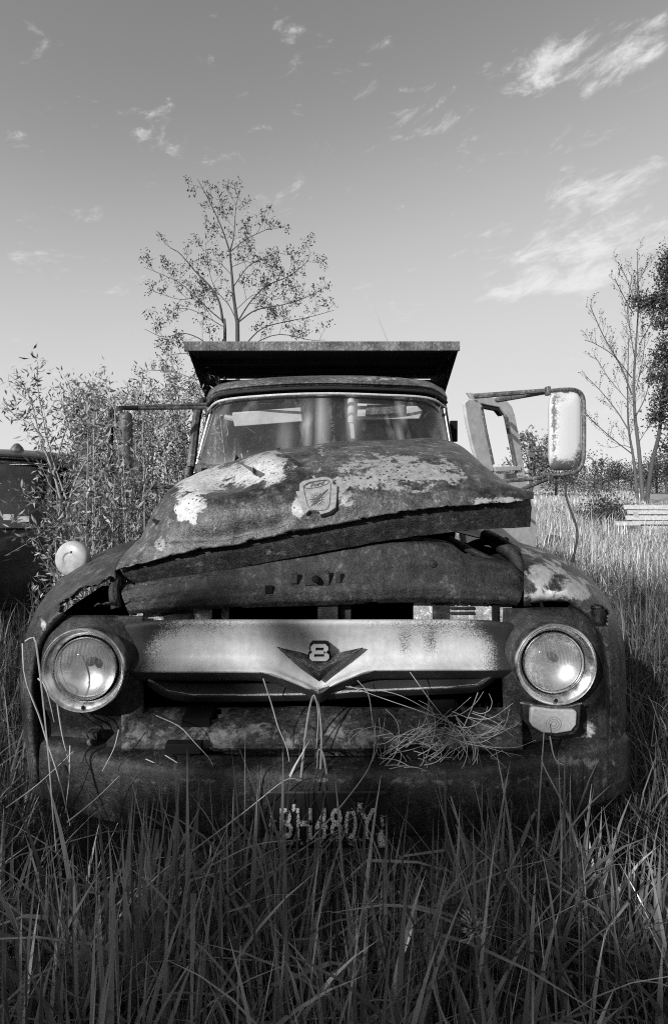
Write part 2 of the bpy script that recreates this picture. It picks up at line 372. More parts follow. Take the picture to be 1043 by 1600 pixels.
# hood: rows from the underside of the lip, up the nose and back to the windshield
hood_rows = [
    pts([(214, 918, 1.66), (330, 896, 1.64), (480, 868, 1.63), (620, 843, 1.63), (740, 829, 1.64), (800, 825, 1.65), (828, 824, 1.68)]),
    pts([(208, 919, 1.59), (328, 896, 1.575), (480, 868, 1.565), (620, 843, 1.565), (740, 829, 1.575), (800, 826, 1.585), (831, 824, 1.61)]),
    pts([(198, 908, 1.575), (322, 886, 1.56), (480, 856, 1.55), (620, 831, 1.55), (740, 814, 1.56), (800, 808, 1.57), (832, 806, 1.60)]),
    pts([(190, 899, 1.575), (315, 874, 1.56), (480, 842, 1.55), (620, 816, 1.55), (740, 801, 1.56), (800, 796, 1.57), (832, 793, 1.60)]),
    pts([(185, 895, 1.562), (310, 869, 1.545), (480, 836, 1.535), (620, 810, 1.535), (740, 797, 1.545), (800, 791, 1.555), (833, 788, 1.59)]),
    pts([(181, 890, 1.562), (300, 860, 1.54), (480, 827, 1.53), (620, 802, 1.53), (740, 789, 1.54), (800, 784, 1.55), (833, 779, 1.59)]),
    pts([(189, 875, 1.62), (262, 833, 1.575), (350, 805, 1.56), (490, 783, 1.55), (620, 768, 1.555), (735, 762, 1.575), (795, 763, 1.60), (832, 768, 1.63)]),
    pts([(203, 860, 1.70), (240, 818, 1.66), (280, 790, 1.64), (370, 768, 1.625), (490, 749, 1.61), (620, 738, 1.62), (730, 737, 1.64), (780, 750, 1.68), (816, 766, 1.71)]),
    pts([(222, 842, 1.80), (247, 792, 1.78), (285, 762, 1.76), (380, 739, 1.76), (490, 719, 1.75), (620, 710, 1.76), (720, 713, 1.77), (764, 733, 1.80), (792, 762, 1.83)]),
    pts([(252, 825, 1.98), (262, 775, 1.96), (300, 742, 1.95), (390, 721, 1.95), (490, 701, 1.95), (610, 693, 1.95), (704, 696, 1.96), (748, 720, 1.98), (768, 758, 2.0)]),
    pts([(282, 812, 2.22), (290, 765, 2.2), (318, 732, 2.2), (395, 712, 2.2), (490, 694, 2.2), (600, 688, 2.2), (690, 690, 2.2), (728, 716, 2.2), (742, 752, 2.22)]),
    pts([(318, 800, 2.6), (322, 768, 2.6), (342, 735, 2.6), (405, 718, 2.6), (495, 705, 2.6), (590, 700, 2.6), (664, 706, 2.6), (692, 728, 2.6), (700, 752, 2.6)]),
    pts([(335, 795, 2.82), (340, 770, 2.82), (356, 742, 2.82), (410, 728, 2.82), (498, 720, 2.82), (585, 718, 2.82), (650, 722, 2.82), (676, 738, 2.82), (682, 755, 2.82)]),
]
HG = surf(hood_rows[5:], 110, 120)
for i in range(HG.shape[0]):                     # dents of a panel that has been knocked about
    for j in range(HG.shape[1]):
        p = HG[i, j]; d = noise.noise((p[0] * 5, p[1] * 5, p[2] * 5)) * 0.008 + noise.noise((p[0] * 16, p[1] * 16, p[2] * 16)) * 0.003
        q, r = PX(p)
        d -= 0.03 * math.exp(-((q - 350) / 45) ** 2 - ((r - 745) / 22) ** 2) - 0.02 * math.exp(-((q - 425) / 30) ** 2 - ((r - 722) / 15) ** 2)
        d += 0.012 * math.exp(-((q - 470) / 14) ** 2 - ((r - 795) / 22) ** 2)
        if i > 4 and q < 480:                                              # the dome swells above a pressed crease
            yc = np.interp(q, [230, 330, 440, 475], [838, 836, 814, 786])
            d += 0.016 * math.exp(-((q - 330) / 85) ** 2 - ((r - 790) / 28) ** 2) - 0.010 * math.exp(-((r - yc) / 9) ** 2)
        if i < 14: d += (0.004 * noise.noise((p[0] * 26, 0, 1)) + 0.0025 * noise.noise((p[0] * 75, 0, 2))) * (14 - i) / 14    # wavering torn edge
        HG[i, j, 2] += d; HG[i, j, 1] -= d * 0.4
hw = [(330, 745, 60, 26, .30), (300, 775, 30, 40, .26), (410, 735, 42, 26, .34), (425, 722, 22, 22, .3), (285, 800, 18, 18, .3), (465, 795, 14, 16, .42), (440, 815, 40, 14, .1),
      (560, 740, 70, 32, .22), (640, 735, 75, 36, .24), (700, 745, 40, 26, .16), (525, 770, 22, 22, .2), (250, 852, 12, 10, .3), (765, 785, 60, 9, .2), (800, 782, 30, 9, .3),
      (330, 845, 130, 18, .06), (300, 886, 60, 5, .2), (420, 866, 60, 5, .2), (340, 878, 140, 6, .1), (700, 812, 60, 4, .14), (500, 700, 12, 30, .22), (545, 790, 20, 12, .2), (590, 785, 18, 10, .2), (230, 885, 40, 8, .1)]
hb = [(330, 745, 60, 26, .75), (410, 735, 40, 26, .85), (300, 780, 26, 36, .7), (285, 800, 16, 16, .8), (465, 795, 14, 14, .4)]
hood = MB().grid(HG, lambda i, j: not (i < 1 and noise.noise((j * .5, 0, 7)) > .22)).build('hood', M['hood'], TR, angle=50, solid=0.0035, attrs={'wear_and_light': px_attr(hw), 'bright': px_attr(hb)})
LG = surf_lin([[p + Vector((0, o_, 0)) for p in r_] for r_, o_ in zip([hood_rows[0], hood_rows[1], hood_rows[3], hood_rows[4], hood_rows[5]], (0.02, 0.016, 0.010, 0.022, 0.03))], 110, 7)
for i in range(LG.shape[0]):
    for j in range(110):
        p = LG[i, j]; LG[i, j, 1] += 0.004 * noise.noise((p[0] * 12, 0, p[2] * 9)); LG[i, j, 2] += 0.003 * noise.noise((p[0] * 22, 4, 0)) * (i < 12)
lip = MB().grid(LG).build('hood_lip', M['lip'], hood, angle=28, solid=0.004, attrs={'wear_and_light': px_attr([(300, 886, 60, 9, .22), (420, 864, 60, 9, .24), (340, 878, 140, 9, .1), (700, 812, 70, 7, .2), (560, 832, 50, 7, .16), (225, 903, 30, 8, .22)])})
tag(hood, 'rusty hood with peeling pale paint, its front edge tilted up on one side')
hood_bvh = BVHTree.FromPolygons([Vector(p) for p in HG.reshape(-1, 3)],
    [(i * 110 + j, i * 110 + j + 1, (i + 1) * 110 + j + 1, (i + 1) * 110 + j) for i in range(119) for j in range(109)])
def on_hood(px, py, lift=0.0):
    d = W(px, py, 1.0) - Vector((0, 0, CZ)); d.normalize()
    h = hood_bvh.ray_cast(Vector((0, 0, CZ)), d)
    if h[0] is None: return W(px, py, 1.6), Vector((0, -1, 0))
    n = h[1] if h[1].dot(d) < 0 else -h[1]
    return h[0] + n * lift, n
# curled flakes of torn sheet metal along the left shoulder of the hood
for (a, b, c) in [((366, 720), (369, 710), (374, 716)), ((396, 742), (399, 733), (402, 738)), ((430, 702), (438, 699), (436, 705)), ((234, 806), (229, 814), (236, 811))]:
    m = MB(); P = [on_hood(*a, 0.002)[0], on_hood(*b, 0.013)[0], on_hood(*c, 0.002)[0], on_hood(a[0] + 5, a[1] + 3, 0.006)[0]]
    m.add(P, [(0, 1, 2), (0, 1, 3)]).build('torn_flake', M['hood'], hood, solid=0.0015)

# badge on the nose
def emb(cx, cy): return 440 + .11505 * cx, 730 + .11505 * cy
bo = [(195, 350), (245, 345), (245, 250), (290, 210), (420, 180), (560, 155), (650, 165), (690, 190), (700, 255), (755, 265), (750, 440), (735, 570), (650, 630), (525, 665), (520, 625), (380, 605), (335, 650), (270, 560)]
bc, bn = on_hood(*emb(480, 420))
bx = Vector((1, 0, 0)); bx = (bx - bn * bx.dot(bn)).normalized(); bz = bn.cross(bx); bz = bz if bz.z > 0 else -bz
def bpos(cx, cy, lift):                          # point on the badge's own plane
    d = (W(*emb(cx, cy), 1.0) - Vector((0, 0, CZ))); t = (bc - Vector((0, 0, CZ))).dot(bn) / d.dot(bn)
    return Vector((0, 0, CZ)) + d * t + bn * lift
badge = MB().prism([bpos(x, y, 0.011) for x, y in bo], bn * -0.022).build('badge', M['badge'], TR, angle=20, bevel=0.0015)
tag(badge, 'pale cast shield badge bolted to the nose of the hood')
inner = [(300, 290), (380, 235), (600, 200), (655, 225), (665, 300), (640, 560), (540, 610), (390, 590), (330, 440)]
MB().tube(cr_line([bpos(x, y, 0.0120) for x, y in inner + inner[:1]], 60), 0.0010, 6, False).build('badge_border', M['badge_dark'], badge)
oval = [bpos(475 + 165 * math.cos(a) , 262 - 40 * math.sin(a) - 55 * math.cos(a) * 0.6, 0.0120) for a in np.linspace(0, 2 * math.pi, 40)]
MB().tube(oval, 0.0010, 6, False).build('oval_border', M['badge_dark'], badge)
gear = MB()
for k in range(16):
    a = k * math.pi / 8
    gear.tube([bpos(490 + 72 * math.cos(a), 465 - 72 * math.sin(a), 0.0115), bpos(490 + 98 * math.cos(a), 465 - 98 * math.sin(a), 0.0115)], 0.0010, 5)
gear.tube([bpos(490 + 62 * math.cos(a), 465 - 62 * math.sin(a), 0.0118) for a in np.linspace(0, 2 * math.pi, 30)], 0.0008, 5, False)
gear.build('gear_emblem', M['badge_dark'], badge)
MB().prism([bpos(x, y, 0.0135) for x, y in [(635, 325), (500, 470), (540, 470), (400, 560), (455, 470), (425, 465)]], bn * -0.002).build('lightning_bolt', M['badge_dark'], badge)

def text_mesh(txt, size, depth, name, m, parent, frame, shear=0.0, spacing=1.0, bold=0.0, sx=1.0):
    cu = bpy.data.curves.new(name, 'FONT'); cu.body = txt; cu.size = size; cu.extrude = depth; cu.shear = shear; cu.space_character = spacing
    cu.align_x = 'CENTER'; cu.align_y = 'CENTER'; cu.resolution_u = 4; cu.offset = bold
    o = bpy.data.objects.new(name, cu); COL.objects.link(o)
    bpy.context.view_layer.update()
    me = bpy.data.meshes.new_from_object(o.evaluated_get(bpy.context.evaluated_depsgraph_get()))
    bpy.data.objects.remove(o)
    o_, ux, uy, un = frame; off = world_loc(parent)
    for v in me.vertices: v.co = o_ + ux * (v.co.x * sx) + uy * v.co.y + un * v.co.z - off
    me.materials.clear(); me.materials.append(m)
    ob = bpy.data.objects.new(name, me); COL.objects.link(ob); ob.parent = parent
    return ob
tx = (bpos(560, 235, 0) - bpos(400, 272, 0)).normalized(); ty = bn.cross(tx); ty = ty if ty.z > 0 else -ty
text_mesh('Ford', 0.017, 0.001, 'lettering', M['badge_dark'], badge, (bpos(478, 262, 0.0118), tx, ty, bn), 0.35, 0.95, 0.0002, 1.35)

# panel under the hood that carries the latch
lp_rows = [
    pts([(192, 912), (330, 890), (480, 862), (600, 842), (690, 846), (730, 868), (790, 878), (812, 892)], 1.68),
    pts([(188, 918), (330, 892), (480, 866), (600, 850), (690, 853), (735, 874), (795, 884), (816, 900)], 1.60),
    pts([(190, 926), (330, 905), (480, 886), (600, 876), (690, 876), (740, 890), (800, 898), (817, 912)], 1.578),
    pts([(193, 936), (330, 918), (480, 904), (600, 898), (690, 897), (740, 905), (800, 912), (816, 922)], 1.568),
    pts([(196, 945), (330, 932), (480, 924), (600, 920), (690, 919), (740, 922), (798, 927), (813, 932)], 1.545),
    pts([(200, 953), (330, 944), (480, 938), (600, 934), (690, 933), (740, 934), (795, 937), (810, 940)], 1.545),
    pts([(205, 960), (330, 950), (480, 946), (600, 941), (690, 940), (740, 941), (795, 943), (806, 945)], 1.56)]
LP = surf_lin(lp_rows, 90, 7)
for i in range(43):
    for j in range(90): LP[i, j, 1] += 0.005 * noise.noise(Vector(LP[i, j]) * 9) + 0.002 * noise.noise(Vector(LP[i, j]) * 30)
lpo = MB().grid(LP, lambda i, j: not (40 <= i and noise.noise((j * .35, 0, 3)) > .25)).build('latch_panel', M['panel'], TR, angle=75, solid=0.004,
      attrs={'wear_and_light': px_attr([(590, 862, 30, 10, .22), (300, 950, 90, 4, .2), (800, 935, 12, 8, .2)])})
lt = MB().box(W(495, 903, 1.550), (0.075, 0.006, 0.044)); lt.box(W(459, 903, 1.551), (0.022, 0.006, 0.035)); lt.box(W(528, 902, 1.551), (0.016, 0.006, 0.034))
lat = lt.build('latch_plate', M['rust'], lpo, bevel=0.002)
MB().lathe([(0.0, 0.014), (0.009, 0.012), (0.012, 0)], W(493, 905, 1.538), (0, -1, 0), 12).build('latch_bolt', M['void'], lat)
MB().box(W(420, 921, 1.545), (0.022, 0.012, 0.022)).build('latch_catch', M['void'], lpo)
MB().lathe([(0.0, 0.008), (0.010, 0.007), (0.013, 0)], W(676, 881, 1.572), (0, -1, 0), 10).build('bolt', M['rust'], lpo)
MB().box(W(512, 955, 1.57), (0.06, 0.01, 0.05)).box(W(540, 956, 1.60), (0.03, 0.01, 0.04)).build('latch_bracket', M['rust'], lpo)

# radiator support showing in the slit above the grille
rs = MB().box(W(267, 960, 1.588), (0.25, 0.006, 0.085)).build('support_panel', M['pale'], TR)
for x, y in ((278, 957), (280, 969)):
    MB().lathe([(0.0, 0.01), (0.022, 0.009), (0.046, 0.004), (0.048, 0)], W(x, y, 1.585), (0, -1, 0), 20).build('louvre', M['rust'], rs)
rs2 = MB().box(W(722, 955, 1.588), (0.30, 0.006, 0.09)).build('support_panel', M['pale'], TR, attrs={'wear_and_light': lambda p: 0.1})
for y in (946, 954): MB().box(W(722, y + 4, 1.583), (0.075, 0.008, 0.008)).build('louvre', M['rust'], rs2, bevel=0.002)
MB().box(W(688, 957, 1.583), (0.05, 0.006, 0.06)).build('rust_patch_plate', M['rust'], rs2)
MB().box(W(352, 960, 1.60), (0.022, 0.012, 0.1)).build('support_strut', M['arm'], TR)
MB().box(W(772, 957, 1.58), (0.014, 0.02, 0.09)).build('support_strut', M['void'], TR)
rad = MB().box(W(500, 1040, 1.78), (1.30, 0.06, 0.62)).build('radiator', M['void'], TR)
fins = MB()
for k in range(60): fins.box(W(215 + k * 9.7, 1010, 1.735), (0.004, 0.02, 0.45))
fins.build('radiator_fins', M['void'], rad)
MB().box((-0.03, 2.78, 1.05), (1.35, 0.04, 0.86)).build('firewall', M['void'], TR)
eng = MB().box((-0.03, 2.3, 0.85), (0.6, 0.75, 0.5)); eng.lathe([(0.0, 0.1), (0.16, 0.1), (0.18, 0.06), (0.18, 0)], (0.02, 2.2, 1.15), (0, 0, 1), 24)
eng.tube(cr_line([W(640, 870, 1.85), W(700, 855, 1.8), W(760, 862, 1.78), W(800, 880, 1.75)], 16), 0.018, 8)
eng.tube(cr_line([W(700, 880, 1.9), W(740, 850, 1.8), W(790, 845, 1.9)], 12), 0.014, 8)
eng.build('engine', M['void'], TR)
hg = MB().tube(cr_line([W(760, 838, 1.9), W(780, 850, 1.74), W(806, 872, 1.70), W(812, 905, 1.68)], 14), 0.026, 10)
hg.tube(cr_line([W(700, 842, 1.72), W(750, 868, 1.70), W(790, 885, 1.68)], 10), 0.012, 8)
hg.build('hood_hinge', M['rust'], TR)

# grille bar with the dip for the emblem
gx = np.array([196, 215, 240, 300, 380, 420, 447, 475, 498, 521, 549, 578, 630, 700, 760, 785, 806])
def bot(x):
    a = abs(x - 498); base = 1049 - 3 * (x > 498)
    return base + (34 * max(0, 1 - a / 88) ** 1.25)
def endback(x): return 0.05 * max(0, (abs(x - 501) - 255) / 50) ** 2
def grow(fn): return [W(*fn(x)) for x in gx]
gr_rows = [
    grow(lambda x: (x, 974 + 6 * max(0, (abs(x - 501) - 250) / 50), 1.545 + endback(x))),
    grow(lambda x: (x, 970 + 6 * max(0, (abs(x - 501) - 250) / 50), 1.520 + endback(x))),
    grow(lambda x: (x, 973 + 6 * max(0, (abs(x - 501) - 250) / 50), 1.506 + endback(x))),
    grow(lambda x: (x, 984 + 5 * max(0, (abs(x - 501) - 250) / 50), 1.512 + endback(x))),
    grow(lambda x: (x, 1003, 1.522 + endback(x))),
    grow(lambda x: (x, 1025 + .3 * (bot(x) - 1049), 1.518 + endback(x))),
    grow(lambda x: (x, bot(x) - 9, 1.500 + endback(x))),
    grow(lambda x: (x, bot(x) - 2, 1.485 + endback(x))),
    grow(lambda x: (x, bot(x) + 1, 1.487 + endback(x))),
    grow(lambda x: (x, bot(x) + 11, 1.525 + endback(x))),
    grow(lambda x: (x, bot(x) + 13, 1.56 + endback(x)))]
GG = surf(gr_rows, 130, 50)
def grust_shade(p):
    x, y = PX(p); a = max(0, (abs(x - 503) - 205) / 95)
    top = max(0, (1006 - y) / 30)
    r = 0.30 * a ** 1.3 - 0.03 + 0.15 * min(1, top) * (0.35 + 0.8 * min(1, abs(x - 500) / 170))
    r += gauss(x, y, [(632, 1008, 14, 22, .2), (672, 1008, 14, 22, .2), (560, 1045, 60, 6, .08), (498, 1080, 34, 12, .2), (800, 1000, 30, 60, .2), (205, 1000, 25, 60, .2)])
    if y > bot(x) + 0.5: r += 0.3  # shade of the underside put in as dark rust
    return r
gb = MB().grid(GG).build('grille_bar', M['grille'], TR, angle=50, solid=0.004, attrs={'rust': grust_shade})
tag(gb, 'white painted grille bar with rust freckles and a dip in the middle')
# V emblem and figure 8
def vE(x, y, Y): return W(420 + x * .1534, 980 + y * .1535, Y)
ve = MB()
tip_l, tip_r, low, notch = vE(88, 200, 1.505), vE(955, 208, 1.505), vE(512, 535, 1.480), vE(512, 335, 1.497)
rl, rr, rc = vE(110, 212, 1.497), vE(930, 218, 1.497), vE(512, 440, 1.466)
lw, rw = vE(330, 405, 1.492), vE(700, 400, 1.492); ln, rn = vE(330, 275, 1.497), vE(690, 280, 1.497)
lm, rm = vE(300, 322, 1.472), vE(730, 322, 1.472)
ve.add([tip_l, rl, lm, rc, ln, notch, lw, low, tip_r, rr, rm, rn, rw], [(0, 4, 2), (4, 5, 3, 2), (0, 2, 6), (2, 3, 7, 6), (8, 10, 11), (11, 10, 3, 5), (8, 12, 10), (10, 12, 7, 3)])
vem = ve.build('chevron_emblem', M['emblem'], gb, angle=10, solid=0.012, offset=0)
tube8 = [(425, 205), (452, 178), (575, 178), (604, 205), (604, 232), (578, 258), (612, 285), (612, 318), (584, 345), (442, 345), (412, 318), (412, 285), (446, 258), (425, 232)]
h1 = [(475, 208), (560, 208), (555, 240), (475, 240)]; h2 = [(460, 275), (562, 275), (562, 306), (460, 306)]
e8 = MB()
o8 = [vE(x, y, 1.475) for x, y in tube8]; i1 = [vE(x, y, 1.475) for x, y in h1]; i2 = [vE(x, y, 1.475) for x, y in h2]
allv = o8 + i1 + i2; nb = len(allv)
front = [(0, 1, 14), (1, 2, 15, 14), (2, 3, 15), (3, 4, 16, 15), (4, 5, 16), (5, 6, 19, 16), (6, 7, 20, 19), (7, 8, 20), (8, 9, 21, 20), (9, 10, 21), (10, 11, 18, 21), (11, 12, 18), (12, 13, 17), (13, 0, 14, 17), (12, 17, 16, 5), (12, 5, 19, 18)]
e8.add(allv + [p + Vector((0, 0.03, 0)) for p in allv], front + [(i, (i + 1) % 14, (i + 1) % 14 + nb, i + nb) for i in range(14)] +
       [(a, b, b + nb, a + nb) for a, b in ((14, 15), (15, 16), (16, 17), (17, 14), (18, 19), (19, 20), (20, 21), (21, 18))])
MB().prism([vE(508 + (x - 508) * 1.16, 262 + (y - 262) * 1.13, 1.482) for x, y in tube8], (0, .03, 0)).build('figure_shadow', M['void'], vem)  # near-black plate put in as the shadow round the figure
for a_, b_ in ((rl, rc), (rr, rc)): MB().tube([a_, (lm if a_ is rl else rm) + Vector((0, -.004, 0)), b_ + Vector((0, -.004, 0))], [.0006, .0012, .0014], 5).build('ridge_highlight', M['badge'], vem)  # pale tubes put in as highlights along the chevron ridges
e8.build('figure_eight', M['lamp_shell'], vem, angle=20)

# lower grille bars in the dark slot
for xs_, s in (([232, 262, 300, 380, 450, 486], 1), ([512, 548, 620, 700, 745, 772], -1)):
    yy = [1062, 1080, 1086, 1086, 1085, 1084] if s == 1 else [1083, 1080, 1077, 1074, 1070, 1052]
    top = [W(x, y - 17, 1.56 + (0.03 if k in (0, 5) else 0)) for k, (x, y) in enumerate(zip(xs_, yy))]
    fr = [W(x, y - 2, 1.525) for x, y in zip(xs_, yy)]; bt = [W(x, y + 2, 1.523) for x, y in zip(xs_, yy)]; un = [W(x, y + 9, 1.55) for x, y in zip(xs_, yy)]
    MB().grid(surf([top, fr, bt, un], 40, 40)).build('lower_grille_bar', M['grille'], TR, solid=0.003,
        attrs={'rust': lambda p, a=yy, b=xs_: 0.13 if abs(PX(p)[1] - np.interp(PX(p)[0], b, a)) < 0.7 else 0.4})  # edge highlight painted as a thin strip with less rust

# headlight surrounds, headlights, fenders
def surround(cx, cy, x0, x1, y0, y1, sgn):
    G_ = np.zeros((44, 36, 3))
    for i in range(44):
        for j in range(36):
            x = x0 + (x1 - x0) * j / 35; y = y0 + (y1 - y0) * i / 43; r = math.hypot(x - cx, (y - cy))
            Y = 1.515 + 0.045 * min(1, max(0, (r - 60) / 34)) ** 1.2
            if r < 56: Y = 1.56
            q = max(0, ((x - cx) * sgn - 55) / 30); Y += 0.06 * q * q
            if y > cy + 70: Y = min(Y, 1.58 - 0.0006 * (y - cy - 70)) + 0.0
            G_[i, j] = W(x, y, Y + 0.004 * noise.noise((x * .05, y * .05, 0)))
    return G_
def headlight(cx, cy, rp, lab):
    c = W(cx, cy, 1.49); R = rp * 1.49 / F
    ax = Vector((0, -1, 0.02))
    hl = MB().lathe([(R * 0.985, -0.03), (R * 1.0, 0.0), (R * 0.99, 0.010), (R * 0.965, 0.013), (R * 0.94, 0.010), (R * 0.93, 0.006), (R * 0.90, 0.004), (R * 0.80, -0.009), (R * 0.785, -0.012), (R * 0.78, -0.03)], c, ax, 64).build('headlight', M['chrome'], TR, angle=60)
    MB().lathe([(R * 0.79, -0.02), (R * 0.75, -0.022), (R * 0.74, -0.012), (R * 0.72, -0.012)], c, ax, 48).build('gap_ring', M['void'], hl)
    if lab: tag(hl, lab)
    MB().lathe([(R * 0.745, -0.016), (R * 0.745, -0.006), (R * 0.73, -0.002), (R * 0.712, -0.004), (R * 0.705, -0.016)], c, ax, 48).build('retaining_ring', M['bright'], hl, angle=60)
    MB().lathe([(R * 0.70, -0.012), (R * 0.66, 0.0), (R * 0.5, 0.016), (R * 0.3, 0.025), (R * 0.12, 0.029), (0.001, 0.03)], c, ax, 48).build('lens', M['lens'], hl, angle=180)
    MB().lathe([(R * 0.70, -0.014), (R * 0.64, -0.024), (R * 0.5, -0.038), (R * 0.3, -0.048), (R * 0.1, -0.052), (0.001, -0.053)], c, ax, 48).build('reflector', M['reflector'], hl, angle=180)
    MB().lathe([(0.0, -0.025), (0.012, -0.027), (0.013, -0.032), (0.010, -0.042), (0.008, -0.055)], c + Vector((0.004, 0, 0.012)), ax, 16).build('bulb', M['rust'], hl)
    sc = c + Vector((0, -0.0085, -R * 0.87))
    MB().lathe([(0.0, 0.002), (0.004, 0.0025), (0.0055, 0.0)], sc, (0, -1, 0.3), 12).build('screw', M['void'], hl)
    rib = MB()
    for k in range(-6, 7):
        x = k * R * 0.095; zt = math.sqrt(max(0, (R * 0.64) ** 2 - x * x))
        rib.tube([c + Vector((x, -0.022 + 0.024 * (math.hypot(x, z) / (R * .66)) ** 2, z)) for z in np.linspace(R * .18, zt, 6)], 0.0016, 4)
    rib.build('lens_ribs', M['lens'], hl)
    return hl
def refl():
    t = NT('corroded_reflector'); n = t.noise(70, 5, 0.7); b = t.noise(9, 3, .5)
    mk = t.ramp(t.math('ADD', t.math('MULTIPLY', n, .5), t.math('MULTIPLY', b, .6)), 0.55, 0.68)
    t.base(t.mix(mk, 0.92, 0.4)); t.b.inputs['Metallic'].default_value = 0.85; t.rough(t.mix(mk, 0.3, 0.55)); return t.m
M['reflector'] = refl()
sl = MB().grid(surround(133, 1044, 60, 225, 962, 1192, -1)).build('headlight_surround', M['rust'], TR, solid=0.004)
sr = MB().grid(surround(866, 1037, 785, 950, 950, 1190, 1)).build('headlight_surround', M['fender2'], TR, solid=0.004, attrs={'wear_and_light': px_attr([(915, 1140, 22, 34, .40), (900, 1165, 40, 12, .2)]), 'bright': px_attr([(915, 1140, 22, 34, .3)])})
headlight(132, 1052 - 6, 66, 'corroded round headlight on the image left of the grille')
headlight(866, 1037, 64, 'clear round headlight on the image right of the grille')

fr_rows = [
    pts([(818, 952), (850, 946), (890, 952), (922, 978), (938, 1020), (944, 1100), (940, 1205)], 1.60),
    pts([(818, 940), (850, 934), (892, 943), (928, 972), (946, 1018), (952, 1100), (948, 1208)], 1.52),
    pts([(818, 905), (850, 905), (893, 920), (937, 955), (962, 1010), (967, 1100), (963, 1208)], 1.545),
    pts([(816, 874), (850, 882), (898, 901), (945, 940), (972, 1000), (977, 1095), (972, 1204)], 1.62),
    pts([(800, 850), (842, 859), (884, 877), (928, 915), (955, 980), (958, 1060), (955, 1165)], 1.80),
    pts([(740, 838), (790, 842), (830, 858), (862, 895), (877, 950), (878, 1000), (875, 1090)], 2.2),
    pts([(690, 825), (730, 826), (765, 835), (790, 860), (800, 900), (801, 950), (800, 1010)], 2.8)]
def holes(blobs, nz=0.25, fr=.03):
    def keep(G_):
        def k(i, j):
            p = G_[i, j]; x, y = PX(p)
            return gauss(x, y, blobs) + nz * noise.noise((x * fr * 1.6, y * fr * 1.6, 2.0)) + nz * .5 * noise.noise((x * fr * 5, y * fr * 5, 1.0)) < 0.55
        return k
    return keep
FR = surf(fr_rows, 90, 90)
hk = holes([(935, 962, 16, 22, 1.1), (860, 945, 40, 7, .9), (893, 880, 10, 4, .9)])(FR)
fnr = MB().grid(FR, hk).build('fender', M['fender'], TR, solid=0.004, angle=60, attrs={
    'wear_and_light': px_attr([(850, 900, 44, 34, .36), (905, 922, 24, 20, .3), (850, 938, 40, 14, .3), (830, 858, 40, 12, .22), (885, 878, 26, 6, .15), (965, 1150, 8, 36, .22)]),
    'bright': px_attr([(855, 895, 38, 20, .2), (860, 926, 34, 12, .9)])})
tag(fnr, 'rusty front fender with a patch of pale old paint')
fl_rows = [
    pts([(184, 950), (150, 946), (115, 955), (84, 985), (66, 1030), (60, 1105), (70, 1215)], 1.60),
    pts([(184, 938), (150, 938), (112, 950), (76, 982), (56, 1030), (50, 1105), (60, 1222)], 1.52),
    pts([(182, 905), (150, 915), (104, 938), (64, 972), (44, 1020), (40, 1100), (52, 1222)], 1.545),
    pts([(184, 886), (148, 903), (100, 930), (58, 968), (38, 1015), (36, 1095), (49, 1214)], 1.62),
    pts([(205, 860), (165, 870), (122, 888), (80, 925), (56, 985), (50, 1060), (55, 1165)], 1.80),
    pts([(262, 840), (215, 845), (172, 860), (140, 895), (126, 950), (125, 1000), (128, 1090)], 2.2),
    pts([(330, 826), (290, 828), (252, 838), (226, 862), (216, 900), (215, 950), (216, 1010)], 2.8)]
FL = surf(fl_rows, 90, 90)
hk2 = holes([(150, 930, 34, 15, 1.35), (115, 950, 24, 13, 1.2), (175, 915, 12, 18, 1.0), (90, 985, 12, 14, .8)], .4)(FL)
fnl = MB().grid(FL, hk2).build('fender', M['fender'], TR, solid=0.004, angle=60, attrs={'wear_and_light': px_attr([(68, 975, 8, 14, .4), (110, 925, 30, 10, .18), (45, 1000, 6, 20, .2)]), 'bright': px_attr([(68, 975, 8, 14, .8)])})
tag(fnl, 'rusted through front fender with a torn hole above the headlight')
for q in (((160, 215, 915), (95, 215, 962), (75, 215, 1010), (72, 215, 1120)), ((798, 865, 893), (798, 918, 940), (798, 940, 1000), (798, 945, 1120))):
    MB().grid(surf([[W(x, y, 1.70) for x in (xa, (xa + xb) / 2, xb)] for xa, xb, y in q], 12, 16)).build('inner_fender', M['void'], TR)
# inner edge strip beside the latch panel
MB().tube(cr_line([W(182, 900, 1.60), W(178, 925, 1.57), (W(182, 950, 1.56))], 10), [0.016] * 10, 8).build('fender_brace', M['rust'], TR)

# turn signals under the headlights
ts = MB().prism([W(x, y, 1.478) for x, y in [(816, 1096), (840, 1101), (880, 1103), (907, 1100), (905, 1138), (896, 1148), (870, 1152), (845, 1148), (826, 1138), (818, 1125)]], (0, 0.06, 0)).build('turn_signal', M['rust'], TR, bevel=0.003)
tl = MB().prism([W(x, y, 1.466) for x, y in [(829, 1108), (834, 1105), (862, 1109), (898, 1110), (901, 1114), (900, 1133), (892, 1143), (868, 1147), (846, 1145), (832, 1136), (828, 1130)]], (0, 0.02, 0)).build('signal_lens', M['lens_plastic'], ts, bevel=0.004)
for r in (4, 8, 12): MB().tube([W(864 + r * math.cos(a), 1131 + r * math.sin(a) * .9, 1.465) for a in np.linspace(0, 6.2832, 24)], 0.0009, 5, False).build('lens_ring', M['badge'], tl)
MB().tube(cr_line(pts([(812, 1098), (840, 1103), (880, 1105), (908, 1099)], 1.474), 16), 0.0025, 6).build('signal_rim', M['arm'], ts)
tsl = MB().prism([W(x, y, 1.475) for x, y in [(104, 1188), (110, 1184), (150, 1190), (168, 1192), (160, 1202), (146, 1208), (120, 1207), (106, 1200)]], (0, 0.035, 0.004)).build('turn_signal', M['lens_plastic'], TR, bevel=0.004)
tag(tsl, 'broken signal lens hanging loose low beside the bumper')
